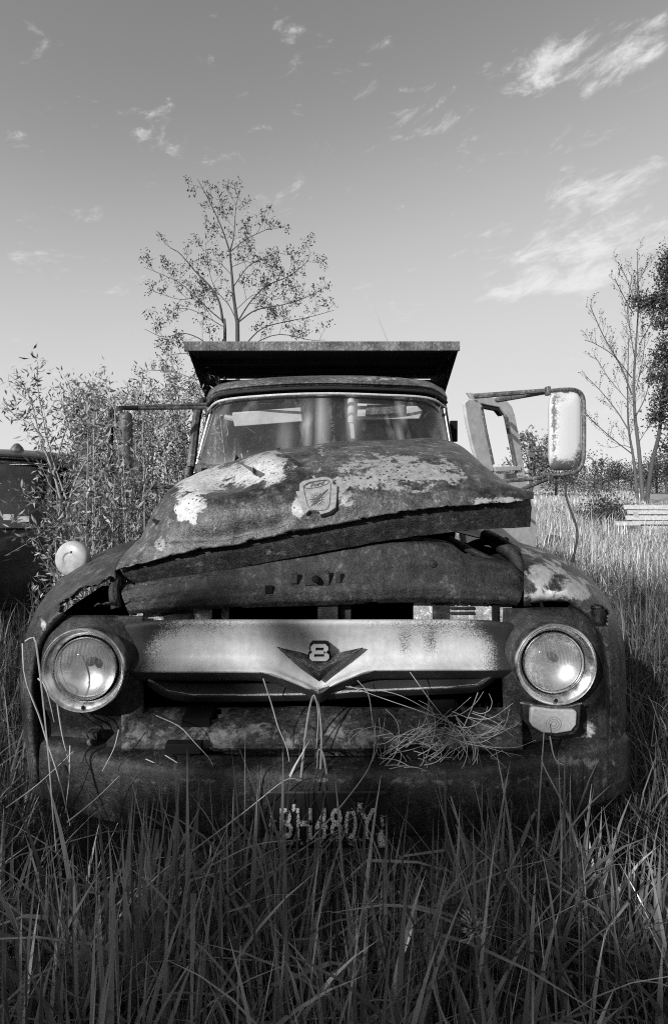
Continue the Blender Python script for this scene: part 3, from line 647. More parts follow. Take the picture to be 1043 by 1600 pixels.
MB().tube(cr_line(pts([(100, 1196, 1.47), (112, 1212, 1.465), (145, 1213, 1.465), (170, 1200, 1.47), (180, 1190, 1.475), (182, 1208, 1.48)]), 20), 0.0022, 6).build('gasket', M['black'], tsl)
MB().prism([W(x, y, 1.50) for x, y in [(166, 1160), (190, 1135), (194, 1150), (184, 1195), (172, 1200)]], (0, 0.02, 0)).box(W(147, 1150, 1.52), (0.03, 0.03, 0.03)).build('signal_bracket', M['rust'], TR)
MB().lathe([(0.0, 0.012), (0.008, 0.011), (0.009, 0)], W(141, 1159, 1.50), (0.1, -1, .2), 10).build('bolt', M['arm'], TR)

# gravel pan between grille and bumper
ax_ = [190, 240, 320, 400, 500, 600, 700, 770, 815]
ap_rows = [[W(x, 1104 + (3 if k % 2 else 0), 1.60) for k, x in enumerate(ax_)], [W(x, 1110, 1.575) for x in ax_], [W(x, 1138, 1.50) for x in ax_], [W(x, 1164, 1.452 + .00002 * abs(x - 500)) for x in ax_],
           [W(x, 1170, 1.448 + .00002 * abs(x - 500)) for x in ax_], [W(x, 1180, 1.50) for x in ax_], [W(x, 1218, 1.525) for x in ax_], [W(x, 1224, 1.55) for x in ax_]]
AP = surf(ap_rows, 90, 50)
for i in range(50):
    for j in range(90): AP[i, j, 1] += 0.005 * noise.noise(Vector(AP[i, j]) * 9)
apk = holes([(328, 1112, 12, 10, 1.3), (305, 1100, 60, 4, .6), (420, 1100, 90, 4, .7), (640, 1102, 80, 5, .7)], .3)(AP)
apo = MB().grid(AP, apk).build('gravel_pan', M['apron'], TR, solid=0.003, attrs={'wear_and_light': px_attr([(280, 1140, 60, 22, .1), (400, 1145, 60, 16, .12), (540, 1148, 50, 14, .12), (700, 1135, 60, 20, .08), (255, 1142, 16, 10, -.3), (725, 1140, 10, 18, -.35), (500, 1195, 260, 14, -.12)])})  # long low strip puts the lower face's shade into the mask
for x, y, w in ((288, 1167, 0.10), (640, 1175, .06)): MB().box(W(x, y, 1.435), (w, 0.03, 0.028)).box(W(x - 5, y + 28, 1.45), (w * .6, 0.02, 0.07)).build('bumper_bracket', M['void'], TR, bevel=0.003)
# bumper
bx_ = np.linspace(-0.90, 0.885, 80)
prof = [(0.630, 0.09), (0.634, 0.03), (0.630, 0.008), (0.615, 0.0), (0.555, -0.006), (0.485, 0.0), (0.472, 0.01), (0.468, 0.06)]
def bY(x): return 1.362 + 0.19 * abs((x + 0.02) / 0.88) ** 2.6
BG = np.array([[(x, bY(x) + d, z + 0.004 * noise.noise((x * 4, z * 6, 0))) for x in bx_] for z, d in [tuple(p) for p in cr_line([(a, b, 0) for a, b in prof], 26)[:, :2]]])
bump = MB().grid(BG).build('bumper', M['bumper'], TR, solid=0.006, angle=60, attrs={'wear_and_light': px_attr([(850, 1235, 90, 30, .10), (680, 1250, 60, 30, .06), (250, 1235, 80, 20, .06), (500, 1219, 420, 5, .2), (900, 1190, 70, 7, .2)])})  # long top-edge strips are the lit edge painted into the pale mask
for x_ in (-.62, -.24, .20, .58): MB().lathe([(0.0, 0.010), (0.010, 0.009), (0.014, 0.003), (0.015, 0.0)], (x_, bY(x_) - 0.002, 0.575), (0, -1, 0), 14).build('bumper_bolt', M['rust'], bump)
# number plate
pcx, pz = W(510, 1276, 1.35)[0], W(510, 1276, 1.35)[2]
def plate_mat():
    t = NT('rusted_number_plate'); a = t.noise(60, 8, .7); b = t.voronoi(120, 'DISTANCE_TO_EDGE')
    mk = t.math('ADD', a, t.attr('wear_and_light')); mask = t.math('MULTIPLY', t.ramp(mk, 0.66, 0.72), t.ramp(b, 0.02, 0.06))
    t.base(t.mix(mask, 0.015, 0.72)); t.rough(0.5); t.bump(mask, .4, .001); return t.m
M['plate'] = plate_mat()
PGx = np.linspace(-0.152, 0.152, 40); PGz = np.linspace(-0.073, 0.073, 20)
PG = np.array([[(pcx + x, 1.338 + 0.002 * noise.noise((x * 20, z * 20, 0)), pz + z) for x in PGx] for z in PGz])
def pw(p):
    x, z = p[0] - pcx, p[2] - pz
    r = 0.26 * math.exp(-((z + 0.055) / 0.018) ** 2) * (0.6 + 0.6 * abs(noise.noise((x * 25, 0, 0)))) + 0.22 * math.exp(-((abs(x) - 0.142) / 0.012) ** 2) * (z < 0.02) - 0.06
    for bx0 in (-0.085, 0.085): r += 0.45 * math.exp(-((x - bx0 - .1 * (z - .03)) / 0.006) ** 2) * math.exp(-((z - 0.035) / 0.02) ** 2)
    return r
pl = MB().grid(PG).build('number_plate', M['plate'], bump, solid=0.0015, attrs={'wear_and_light': pw})
for x in (-0.088, 0.088): MB().lathe([(0.0, 0.004), (0.006, 0.004), (0.008, 0)], (pcx + x, 1.336, pz + 0.052), (0, -1, 0), 10).build('plate_bolt', M['rust'], pl)
M['plate_letter'] = None
def letter_mat():
    t = NT('cracked_letter_paint'); b = t.voronoi(150, 'DISTANCE_TO_EDGE'); a = t.noise(50, 5, .7)
    mask = t.math('MULTIPLY', t.ramp(b, 0.03, 0.07), t.ramp(a, 0.39, 0.45)); t.base(t.mix(mask, 0.02, 0.88)); t.rough(.5); return t.m
text_mesh('BH480Y', 0.108, 0.0015, 'plate_lettering', letter_mat(), pl, (Vector((pcx, 1.3345, pz - 0.012)), Vector((1, 0, 0)), Vector((0, 0, 1)), Vector((0, -1, 0))), 0, 1.12, 0.0014, 0.62)

# round lamp on the left fender
lc = W(113, 873, 1.80)
ml = MB().lathe([(0.0, 0.016), (0.012, 0.0155), (0.020, 0.017), (0.0225, 0.020), (0.028, 0.0195), (0.045, 0.017), (0.056, 0.012), (0.061, 0.004), (0.062, -0.006), (0.055, -0.025), (0.03, -0.04), (0, -0.04)], lc, (-0.15, -1, 0.1), 40).build('fender_lamp', M['lamp_shell'], TR, angle=50)
tag(ml, 'round pale lamp standing on the torn fender')
MB().tube([lc + Vector((0.03, 0.01, -0.05)), lc + Vector((0.05, 0.02, -0.085))], 0.014, 10).build('lamp_bracket', M['lamp_shell'], ml)
MB().lathe([(0, 0.001), (0.003, 0.001), (0.003, -0.002)], lc + Vector((0.006, -0.0195, 0.026)), (-.15, -1, .1), 8).build('screw', M['void'], ml)
MB().lathe([(0.0, .001), (.012, .0008), (.0185, 0.0)], lc + Vector((-.002, -.0165, .0015)), (-0.15, -1, 0.1), 24).build('lamp_centre', M['lens_plastic'], ml)

# wheels under the fenders
for sx_ in (-1, 1):
    wc = (-0.04 + sx_ * 0.76, 2.25, 0.43)
    wl_ = MB().lathe([(0.24, -0.11), (0.36, -0.12), (0.42, -0.10), (0.435, -0.05), (0.435, 0.05), (0.42, 0.10), (0.36, 0.12), (0.24, 0.11)], wc, (1, 0, 0), 36).build('wheel', M['tyre'], TR)
    MB().lathe([(0.245, 0.09), (0.2, 0.05), (0.08, 0.04), (0.06, 0.07), (0.0, 0.07)], wc, (sx_, 0, 0), 30).build('rim', M['rust'], wl_)
ch = MB()
for sx_ in (-.4, .34): ch.box((sx_, 4.6, 0.62), (0.08, 6.2, 0.2))
ch.box((-.03, 2.25, 0.45), (1.3, 0.1, 0.1)); ch.build('chassis_frame', M['void'], TR)

# ---- cab
rf = [pts([(322, 634, 3.22), (345, 619, 3.10), (420, 610, 3.02), (505, 607, 3.0), (590, 609, 3.02), (668, 614, 3.10), (697, 630, 3.22)]),
      pts([(322, 628, 3.21), (344, 613, 3.075), (420, 604, 2.99), (505, 601, 2.97), (590, 603, 2.99), (668, 608, 3.075), (698, 624, 3.21)]),
      pts([(323, 620, 3.21), (345, 606, 3.08), (420, 598, 3.0), (505, 595, 2.98), (590, 597, 3.0), (667, 602, 3.08), (697, 618, 3.21)]),
      pts([(332, 608, 3.36), (355, 598, 3.3), (425, 590, 3.25), (505, 587, 3.22), (590, 588, 3.25), (660, 595, 3.3), (688, 607, 3.36)]),
      [Vector((x - .055, 3.75, z)) for x, z in ((-.77, 1.97), (-.66, 2.05), (-.35, 2.10), (0, 2.115), (.35, 2.10), (.66, 2.05), (.77, 1.97))],
      [Vector((x - .055, 4.22, z)) for x, z in ((-.75, 1.93), (-.64, 2.01), (-.35, 2.06), (0, 2.075), (.35, 2.06), (.64, 2.01), (.75, 1.93))],
      [Vector((x - .055, 4.34, z)) for x, z in ((-.74, 1.80), (-.62, 1.84), (-.35, 1.86), (0, 1.87), (.35, 1.86), (.62, 1.84), (.74, 1.80))]]
roof = MB().grid(surf(rf, 60, 50)).build('cab_roof', M['roof'], TR, solid=0.02, angle=60, attrs={'wear_and_light': px_attr([(600, 592, 60, 5, .2), (400, 598, 40, 5, .16)]), 'bright': px_attr([(600, 592, 70, 6, .5), (420, 595, 40, 5, .3)])})
gut = [(324, 633, 3.20), (346, 617, 3.055), (420, 609, 2.965), (505, 606, 2.945), (590, 608, 2.965), (668, 613, 3.055), (697, 629, 3.20)]
MB().tube(cr_line(pts(gut), 50), 0.010, 8).build('roof_gutter', M['black'], roof)
MB().tube(cr_line(pts([(x, y + 9, Y - .035) for x, y, Y in gut]), 50), 0.0075, 8).build('windshield_trim', M['trim'], roof)
ws_t = pts([(331, 640, 3.20), (352, 626, 3.06), (420, 618, 2.97), (505, 615, 2.945), (590, 617, 2.97), (662, 621, 3.06), (692, 636, 3.20)])
ws_b = [Vector((x, y, 1.46)) for x, y in ((-.83, 3.10), (-.74, 2.93), (-.42, 2.80), (-.06, 2.77), (.30, 2.80), (.62, 2.93), (.715, 3.10))]
ws = MB().grid(surf([ws_t, [(a + b) / 2 + Vector((0, -0.012, 0)) for a, b in zip(ws_t, ws_b)], ws_b], 60, 24)).build('windshield', M['windshield'], TR, angle=180,
     attrs={'dirt': px_attr([(335, 700, 20, 60, .10), (502, 660, 8, 60, .55), (478, 660, 4, 50, .5), (445, 690, 10, 40, .22), (550, 655, 7, 35, .5), (625, 655, 4, 50, .45), (400, 725, 100, 12, .2), (690, 690, 15, 40, .12)])})
for a, b in ((ws_t[0], ws_b[0]), (ws_t[-1], ws_b[-1])):
    pil = MB().tube([a + Vector((0, .03, 0.02)), (a + b) / 2 + Vector((0, .02, 0)), b + Vector((0, .03, -.2))], 0.026, 8).build('windshield_pillar', M['roof'], TR)
    MB().tube([a + Vector((0, -.012, 0)), (a + b) / 2 + Vector((0, -.022, 0)), b + Vector((0, -.012, 0))], 0.006, 6).build('gasket_trim', M['trim'], pil)
    s_ = -1 if a.x > 0 else 1
    MB().tube([a + Vector((s_ * .014, -.012, 0)), (a + b) / 2 + Vector((s_ * .014, -.022, 0)), b + Vector((s_ * .014, -.012, 0))], 0.008, 6).build('gasket', M['black'], pil)
cw = surf([[Vector((x, 2.80, 1.44)) for x in np.linspace(-.68, .55, 5)], [v + Vector((0, -.01, 0)) for v in ws_b], [v + Vector((0, 0.05, 0.0)) for v in ws_b], [Vector((v.x, v.y + .06, 0.7)) for v in ws_b]], 40, 16)
MB().grid(cw).build('cowl', M['roof'], TR, solid=0.01)
# interior
inn = MB().box((-.06, 4.30, 1.35), (1.5, 0.03, 1.1)).build('cab_back_wall', M['interior'], TR)
MB().box((-.06, 4.27, 1.65), (0.9, 0.02, 0.3)).build('rear_window', M['void'], inn)
st = MB().box((-.06, 4.15, 1.25), (1.35, 0.16, 0.55)).box((-.06, 3.85, 0.98), (1.35, 0.6, 0.2)).build('bench_seat', M['interior'], TR, bevel=0.04)
MB().box((-.06, 2.98, 1.36), (1.4, 0.12, 0.2)).build('dashboard', M['interior'], TR, bevel=0.03)
sw = MB().tube([Vector((.30 + .2 * math.cos(a), 3.25 + .07 * math.sin(a), 1.42 + .18 * math.sin(a))) for a in np.linspace(0, 6.2832, 40)], 0.013, 8, False)
sw.tube([(.30, 3.25, 1.42), (.30, 3.05, 1.2)], 0.02, 8); sw.build('steering_wheel', M['black'], TR)
def visor(poly, Y, nm='sun_visor'):
    return MB().prism([W(x, y, Y) for x, y in poly], (0, 0.02, 0.006)).build(nm, M['visor'], TR, bevel=0.006)
visor([(362, 645), (470, 637), (473, 659), (366, 667)], 3.06)
MB().tube([W(351, 652, 3.11), W(366, 655, 3.11)], 0.018, 8).build('visor_rod', M['visor'], TR)
vb = visor([(545, 630), (652, 635), (660, 642), (655, 655), (545, 656)], 3.10)
MB().prism([W(x, y, 3.085) for x, y in [(573, 632), (632, 632), (632, 648), (570, 649)]], (0, 0.01, 0)).build('visor_mirror', M['arm'], vb)
MB().tube(pts([(548, 618), (549, 635), (548, 660)], 3.09), [0.02, 0.024, 0.02], 10).build('pale_upright', M['visor'], vb)  # pale upright behind the glass beside the visor
MB().prism([W(x, y, 3.085) for x, y in [(546, 660), (552, 662), (554, 685), (548, 685)]], (0, 0.006, 0)).build('pale_tab', M['visor'], vb)  # small pale tab below the upright
MB().tube([W(520 + 3 * math.cos(a * 2.0), 655 + a * 2.1, 3.2) + Vector((0, 0.01 * math.sin(a * 2.0), 0)) for a in np.linspace(0, 10, 60)], 0.003, 5).build('coiled_cord', M['arm'], TR)
# left door, closed
ld = MB().box((-.885, 3.68, 1.08), (0.05, 1.1, 0.84)).build('door', M['roof'], TR, bevel=0.02)
tag(ld, 'closed cab door on the shrub side')
MB().tube(cr_line([(-.875, 3.18, 1.5), (-.85, 3.25, 1.85), (-.83, 3.4, 1.93), (-.82, 4.1, 1.9), (-.86, 4.22, 1.5)], 30), 0.028, 8).build('window_frame', M['roof'], ld)
for x in (.78, -.89): MB().box((x, 4.28, 1.3), (0.06, 0.12, 1.25)).build('rear_pillar', M['roof'], TR, bevel=0.02)
for x in (-.86, .75): MB().box((x, 4.02, 1.6), (0.03, 0.5, 0.72)).build('cab_quarter_panel', M['roof'], TR, bevel=0.01)
MB().box((-.06, 3.7, .68), (1.6, 1.2, .06)).build('cab_floor', M['void'], TR)

# right door, hanging open
def D(px, py, lift=0.0):
    k = (px - CX) / F; s = (3.05 * k - .74) / (.585 - .40 * k); X, Y = .74 + .585 * s, 3.05 + .40 * s
    nrm = Vector((.40, -.585, 0)).normalized()
    return Vector((X, Y, CZ - (py - HY) * Y / F)) + nrm * lift
dn = Vector((.40, -.585, 0)).normalized()
def dc(x, y): return 700 + .2301 * x, 590 + .2302 * y
def dpoly(poly, lift=0.02): return [D(*dc(x, y), lift) for x, y in poly]
dr = MB().prism([D(x, y, .02) for x, y in [(742, 738), (813, 742), (822, 765), (832, 800), (834, 900), (728, 900), (720, 800)]], dn * -0.05).build('door', M['door'], TR, bevel=0.004)
tag(dr, 'pale cab door hanging open with an empty window frame')
MB().prism(dpoly([(92, 175), (120, 148), (180, 150), (215, 195), (235, 330), (262, 500), (290, 605), (290, 640), (205, 640), (150, 480), (110, 300)]), dn * -0.022).build('window_post', M['door'], dr, bevel=0.006)
MB().prism(dpoly([(170, 168), (330, 200), (365, 240), (352, 262), (322, 225), (175, 196)], .012), dn * -0.03).build('window_gasket', M['black'], dr)
MB().prism(dpoly([(112, 100), (190, 112), (330, 148), (378, 158), (415, 200), (436, 262), (372, 262), (330, 205), (160, 172)]), dn * -0.022).build('window_header', M['door'], dr, bevel=0.006)
MB().prism(dpoly([(368, 255), (434, 255), (462, 400), (507, 680), (455, 680), (440, 600), (405, 420)]), dn * -0.022).build('window_post', M['door'], dr, bevel=0.006)
MB().prism(dpoly([(285, 605), (466, 600), (466, 632), (300, 640)], .03), dn * -0.05).build('window_sill', M['door'], dr, bevel=0.004)
MB().tube([D(*dc(x, y), .02) for x, y in [(205, 200), (235, 360), (285, 590)]], 0.010, 6).tube([D(*dc(x, y), .022) for x, y in [(365, 260), (400, 440), (432, 600)]], 0.010, 6).build('window_channel', M['arm'], dr)
MB().prism(dpoly([(360, 655), (430, 650), (430, 680), (360, 690)], .03), dn * -.02).build('mirror_clamp', M['arm'], dr)

def mirror_head(cx, cy, w, h, Y, parent, m):
    mh = MB(); rows = []
    for dpt, k in ((0.016, 0.0), (0.018, 0.97), (0.010, 1.0), (0.0, 1.0), (-0.006, 0.96), (-0.018, 0.80), (-0.026, 0.5), (-0.029, 0.02)):
        ring = []
        for a in np.linspace(0, 2 * math.pi, 48, endpoint=False):
            c_, s_ = math.cos(a), math.sin(a); e = 0.32
            x = abs(c_) ** e * (1 if c_ > 0 else -1); z = abs(s_) ** e * (1 if s_ > 0 else -1)
            inset = (1 - k) * w * 0.5
            ring.append(W(cx, cy, Y) + Vector((x * max(w / 2 - inset, 0.001), dpt, z * max(h / 2 - inset * 1.0, 0.001))))
        rows.append(ring)
    n = 48
    mh.add([p for r in rows for p in r], [(i * n + j, i * n + (j + 1) % n, (i + 1) * n + (j + 1) % n, (i + 1) * n + j) for i in range(len(rows) - 1) for j in range(n)] + [tuple(range(n)), tuple((len(rows) - 1) * n + j for j in range(n))])
    return mh.build('mirror_head', m, parent, angle=50)
def mirror_back():
    t = NT('dull_plated_mirror_back'); n = t.noise(90, 5, .7); b = t.noise(6, 4, .6, .5)
    mask = t.ramp(t.math('ADD', t.math('MULTIPLY', n, .5), t.math('ADD', t.math('MULTIPLY', b, .35), t.attr('rust'))), .60, .74)
    t.base(t.mix(mask, .80, .13)); t.b.inputs['Metallic'].default_value = 0.25; t.rough(t.mix(mask, .38, .6)); t.bump(n, .15, .001); return t.m
M['mirror_back'] = mirror_back()
def mirror_parts(parent):
    o = mirror_head(882, 674, 50 * 2.6 / F, 122 * 2.6 / F, 2.60, parent, M['mirror_back'])
    a = o.data.attributes.new('rust', 'FLOAT', 'POINT'); off = world_loc(parent)
    a.data.foreach_set('value', [gauss(*PX(v.co + off), [(866, 685, 8, 50, .30), (885, 728, 30, 12, .34), (866, 640, 8, 30, .25), (905, 712, 9, 16, .3), (880, 622, 18, 7, .22), (903, 660, 4, 50, .12)]) for v in o.data.vertices])  # edge rust and the shell's convex shading painted in one mask
    return o
mirror_parts(dr)
MB().tube(cr_line(pts([(858, 611, 2.60), (878, 609, 2.60), (898, 610, 2.60), (909, 620, 2.60), (911, 645, 2.60), (911, 700, 2.60), (909, 722, 2.60), (900, 736, 2.60), (880, 741, 2.60), (864, 742, 2.62)]), 60), 0.011, 10).build('mirror_bracket', M['arm'], dr)
MB().tube(pts([(742, 619, 3.03), (855, 610, 2.62)]), [0.016, 0.011], 8).build('mirror_arm', M['arm'], dr)
MB().tube(pts([(776, 625, 3.08), (853, 613, 2.64)]), [0.016, 0.010], 8).build('mirror_arm', M['arm'], dr)
MB().tube(cr_line(pts([(866, 742, 2.62), (852, 743, 2.66), (842, 747, 2.72), (782, 752, 2.98)]), 16), 0.011, 8).build('mirror_arm', M['arm'], dr)
MB().tube(cr_line(pts([(862, 745, 2.64), (848, 751, 2.70), (812, 766, 2.95)]), 12), 0.011, 8).build('mirror_arm', M['arm'], dr)
for a, d in ((W(855, 611, 2.61), (.022, .03, .045)), (W(858, 746, 2.62), (.03, .03, .03)), (W(882, 614, 2.60), (.03, .02, .012))): MB().box(a, d).build('mirror_bolt', M['arm'], dr, bevel=.004)
MB().tube(cr_line(pts([(876, 742, 2.60), (883, 752, 2.59), (883, 772, 2.58), (890, 795, 2.55), (899, 820, 2.52), (901, 842, 2.5), (897, 862, 2.48), (893, 878, 2.46)]), 40), 0.005, 6).build('hanging_cable', M['wire'], dr)
# left mirror half hidden in the shrub
for a, b in (((322, 632, 3.15), (205, 636, 2.92)), ((322, 637, 3.15), (212, 638, 2.93)), ((305, 760, 3.05), (225, 762, 2.92))): MB().tube(pts([a, b]), 0.011, 8).build('mirror_arm', M['arm'], ld)
mirror_head(196, 688, 20 * 2.9 / F, 88 * 2.9 / F, 2.9, ld, M['arm'])
MB().tube(cr_line(pts([(215, 638, 2.9), (185, 638, 2.9), (175, 648, 2.9), (175, 735, 2.9), (186, 748, 2.9)]), 30), 0.012, 8).build('mirror_bracket', M['void'], ld)

# ---- tipping body with its cab shield
sh = MB().box(((-1.04 + .873) / 2, 3.61, 2.353), (1.915, 0.02, 0.066)).build('cab_shield', M['shield'], TR, bevel=.004)
MB().box((-.083, 4.12, 2.336), (1.90, 1.0, 0.012)).build('shield_plate', M['body'], sh)
for x in (-1.02, .855):
    MB().prism([(x, 3.625, 2.325), (x, 4.6, 2.325), (x, 4.6, 1.9), (x, 4.45, 1.9)], (0.012, 0, 0)).build('shield_gusset', M['body'], sh)
for y in (3.9, 4.25): MB().box((-.083, y, 2.31), (1.84, .05, .04)).build('shield_rib', M['body'], sh)
MB().box((-.083, 4.64, 1.7), (2.08, 0.05, 1.24)).build('body_front_wall', M['body'], TR)
for x in (-1.115, .95):
    MB().box((x, 4.63, 1.75), (.05, .1, 1.16)).build('corner_post', M['shield'], TR, bevel=.006)
    MB().box((x, 6.2, 1.7), (.05, 3.0, 1.1)).build('body_side', M['shield'], TR)
MB().box((-.083, 6.2, 1.13), (2.05, 3.1, .08)).build('body_floor', M['void'], TR)
for x in (-.85, .7):
    w2 = MB().lathe([(0.24, -0.2), (0.36, -0.22), (0.43, -0.2), (0.445, -0.1), (0.445, 0.1), (0.43, 0.2), (0.36, 0.22), (0.24, 0.2)], (x, 6.3, .44), (1, 0, 0), 32).build('wheel', M['tyre'], TR)
MB().box(W(708, 674, 4.0), (.05, .05, .16)).build('cab_marker', M['void'], TR)
MB().tube([W(606, 536, 4.6), W(588, 492, 4.62), W(568, 453, 4.65)], [.006, .0045, .0035], 6).build('whip_antenna', M['lamp_shell'], TR)

# ------------------------------------------------------------------ old car at the left edge
CR = thing('old_car', (-3.45, 5.3, 0), 'dark derelict car behind the leafy shrub at the left edge', 'car')
c0 = -3.5
def cx_(lst): return [Vector((c0 + x, y, z)) for x, y, z in lst]
rows = [cx_([(-.74, 5.12, 1.56), (-.6, 5.0, 1.60), (0, 4.93, 1.63), (.6, 5.0, 1.60), (.74, 5.12, 1.56)]), cx_([(-.76, 5.1, 1.60), (-.62, 4.97, 1.66), (0, 4.9, 1.69), (.62, 4.97, 1.66), (.76, 5.1, 1.60)]),
        cx_([(-.74, 5.5, 1.66), (-.6, 5.45, 1.72), (0, 5.4, 1.75), (.6, 5.45, 1.72), (.74, 5.5, 1.66)]), cx_([(-.7, 6.4, 1.58), (-.6, 6.4, 1.64), (0, 6.4, 1.67), (.6, 6.4, 1.64), (.7, 6.4, 1.58)])]
MB().grid(surf(rows, 40, 30)).build('roof', M['car'], CR, solid=.02)
wt = cx_([(-.70, 5.12, 1.55), (-.55, 5.0, 1.58), (0, 4.94, 1.61), (.55, 5.0, 1.58), (.70, 5.12, 1.55)]); wb = cx_([(-.76, 4.98, .98), (-.6, 4.78, .98), (0, 4.68, .98), (.6, 4.78, .98), (.76, 4.98, .98)])
gl = MB().grid(surf([wt, wb], 40, 10)).build('windshield', M['car_glass'], CR)
MB().tube(cr_line(wb, 30), .012, 6).build('chrome_strip', M['bright'], gl); MB().tube(cr_line([p + Vector((0, -.03, .01)) for p in wt], 30), .009, 6).build('chrome_strip', M['bright'], gl)
for s in (-1, 1):
    MB().tube([Vector((c0 + s * .71, 5.12, 1.57)), Vector((c0 + s * .77, 4.98, .96))], .03, 8).build('pillar', M['car'], CR)
    bs = surf([cx_([(s * .78, 4.98, .98), (s * .76, 5.6, 1.0), (s * .72, 6.6, .98)]), cx_([(s * .84, 4.95, .8), (s * .84, 5.6, .8), (s * .8, 6.6, .8)]), cx_([(s * .82, 4.9, .4), (s * .82, 5.6, .4), (s * .8, 6.6, .4)])], 16, 14)
    MB().grid(bs).build('side_panel', M['car'], CR, solid=.01)
    MB().tube(cx_([(s * .73, 5.15, 1.58), (s * .70, 6.4, 1.58)]), .03, 8).tube(cx_([(s * .74, 5.9, 1.58), (s * .78, 5.9, .98)]), .03, 8).build('side_window_frame', M['car'], CR)
    fd = surf([cx_([(s * .42, 4.3, .86), (s * .60, 4.55, .93), (s * .78, 4.95, .95)]), cx_([(s * .55, 4.05, .80), (s * .72, 4.3, .86), (s * .86, 4.8, .9)]), cx_([(s * .60, 3.95, .60), (s * .80, 4.2, .62), (s * .90, 4.75, .64)]), cx_([(s * .6, 3.98, .36), (s * .80, 4.22, .36), (s * .9, 4.75, .36)])], 24, 24)
    MB().grid(fd).build('fender', M['car'], CR, solid=.01)
nose = surf([wb, cx_([(-.5, 4.55, .97), (-.35, 4.45, .99), (0, 4.4, 1.0), (.35, 4.45, .99), (.5, 4.55, .97)]), cx_([(-.44, 4.1, .86), (-.3, 3.95, .90), (0, 3.9, .92), (.3, 3.95, .90), (.44, 4.1, .86)]), cx_([(-.44, 4.0, .45), (-.3, 3.85, .45), (0, 3.8, .45), (.3, 3.85, .45), (.44, 4.0, .45)])], 40, 30)
MB().grid(nose).build('hood', M['car'], CR, solid=.01)
MB().box((c0, 3.80, .42), (1.5, .06, .12)).build('bumper', M['car'], CR, bevel=.02)
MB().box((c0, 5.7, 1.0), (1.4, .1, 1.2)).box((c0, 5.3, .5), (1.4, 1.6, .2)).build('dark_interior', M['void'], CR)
MB().lathe([(0.0, .10), (.02, .095), (.05, .06), (.07, .02), (.075, 0)], W(27, 708, 5.2), (0, 0, 1), 16).build('roof_lamp', M['arm'], CR)
for x, y, w, h in ((14, 808, .10, .055), (37, 811, .11, .05)): MB().box(W(x, y, 4.90), (w, .005, h)).build('window_sticker', M['visor'], gl)
MB().tube(cr_line(pts([(16, 804, 4.88), (19, 803, 4.88), (18, 807, 4.88), (16, 812, 4.88)]), 8), .003, 5).build('sticker_mark', M['mark'], gl)

# ------------------------------------------------------------------ foliage helpers
def leaves(P, L, Wd, up=0.3, tone=None, seed=1, droop=0.0):
    """one folded six-point leaf for each row of P"""
    r = np.random.default_rng(seed); n = len(P); P = np.asarray(P, float)
    d = r.normal(size=(n, 3)); d[:, 2] += up; d /= np.linalg.norm(d, axis=1)[:, None]
    s = np.cross(d, r.normal(size=(n, 3))); s /= np.linalg.norm(s, axis=1)[:, None]
    u = np.cross(d, s)
    L = L * r.uniform(.6, 1.25, n)[:, None]; w = Wd * r.uniform(.7, 1.2, n)[:, None]
    V = np.stack([P, P + d * L * .45 + s * w * .5 + u * w * .18, P + d * L - u * L * .15, P + d * L * .45 - s * w * .5 + u * w * .18, P + d * L * .5], 1)
    b = np.arange(n)[:, None] * 5
    Fq = np.concatenate([b + np.array([[0, 1, 2, 4]]), b + np.array([[0, 4, 2, 3]])], 0)
    t = np.repeat(r.uniform(0, 1, n) if tone is None else tone, 5)
    return V.reshape(-1, 3), Fq, t
def perp(d, r):
    v = Vector((r.gauss(0, 1), r.gauss(0, 1), r.gauss(0, 1))); v = v - d * v.dot(d); return v.normalized()
def twigs(mb, path, r0, length, depth, r, ends, gravity=0.15, every=0.35, n=3, start=0.25, spread=0.9):
    """side shoots along a limb, tips are collected in ends"""
    path = [Vector(p) for p in path]; tot = sum((b - a).length for a, b in zip(path, path[1:])); acc_ = 0
    nxt = tot * start
    for a, b in zip(path, path[1:]):
        seg = (b - a).length
        while acc_ + seg > nxt and seg > 1e-6:
            q = a.lerp(b, (nxt - acc_) / seg); t = (b - a).normalized(); f = nxt / tot
            d = (t * (1 - spread * .45) + perp(t, r) * spread).normalized(); d.z += gravity; d.normalize()
            L = length * r.uniform(.5, 1.2) * (1 - 0.45 * f)
            p1 = q + d * L * .5 + perp(d, r) * L * .06; d2 = (d + perp(d, r) * .3 + Vector((0, 0, gravity))).normalized(); p2 = p1 + d2 * L * .5
            mb.tube([q, p1, p2], [r0, r0 * .7, r0 * .35], n, False)
            if depth > 0: twigs(mb, [q, p1, p2], r0 * .6, length * .5, depth - 1, r, ends, gravity, every * .55, 3, .3, spread)
            else: ends.append(p1.lerp(p2, .4)); ends.append(p1)
            ends.append(p2)
            nxt += every * r.uniform(.6, 1.4)
        acc_ += seg
def spline(P, n=14): return [Vector(p) for p in cr_line(P, n)]
def limb(lst, conv, Y, r, dz=0.0):
    Yo = r.uniform(-1, 1) * dz; k = len(lst)
    return [W(*conv(x, y), Y + Yo * i / max(1, k - 1)) for i, (x, y) in enumerate(lst)]

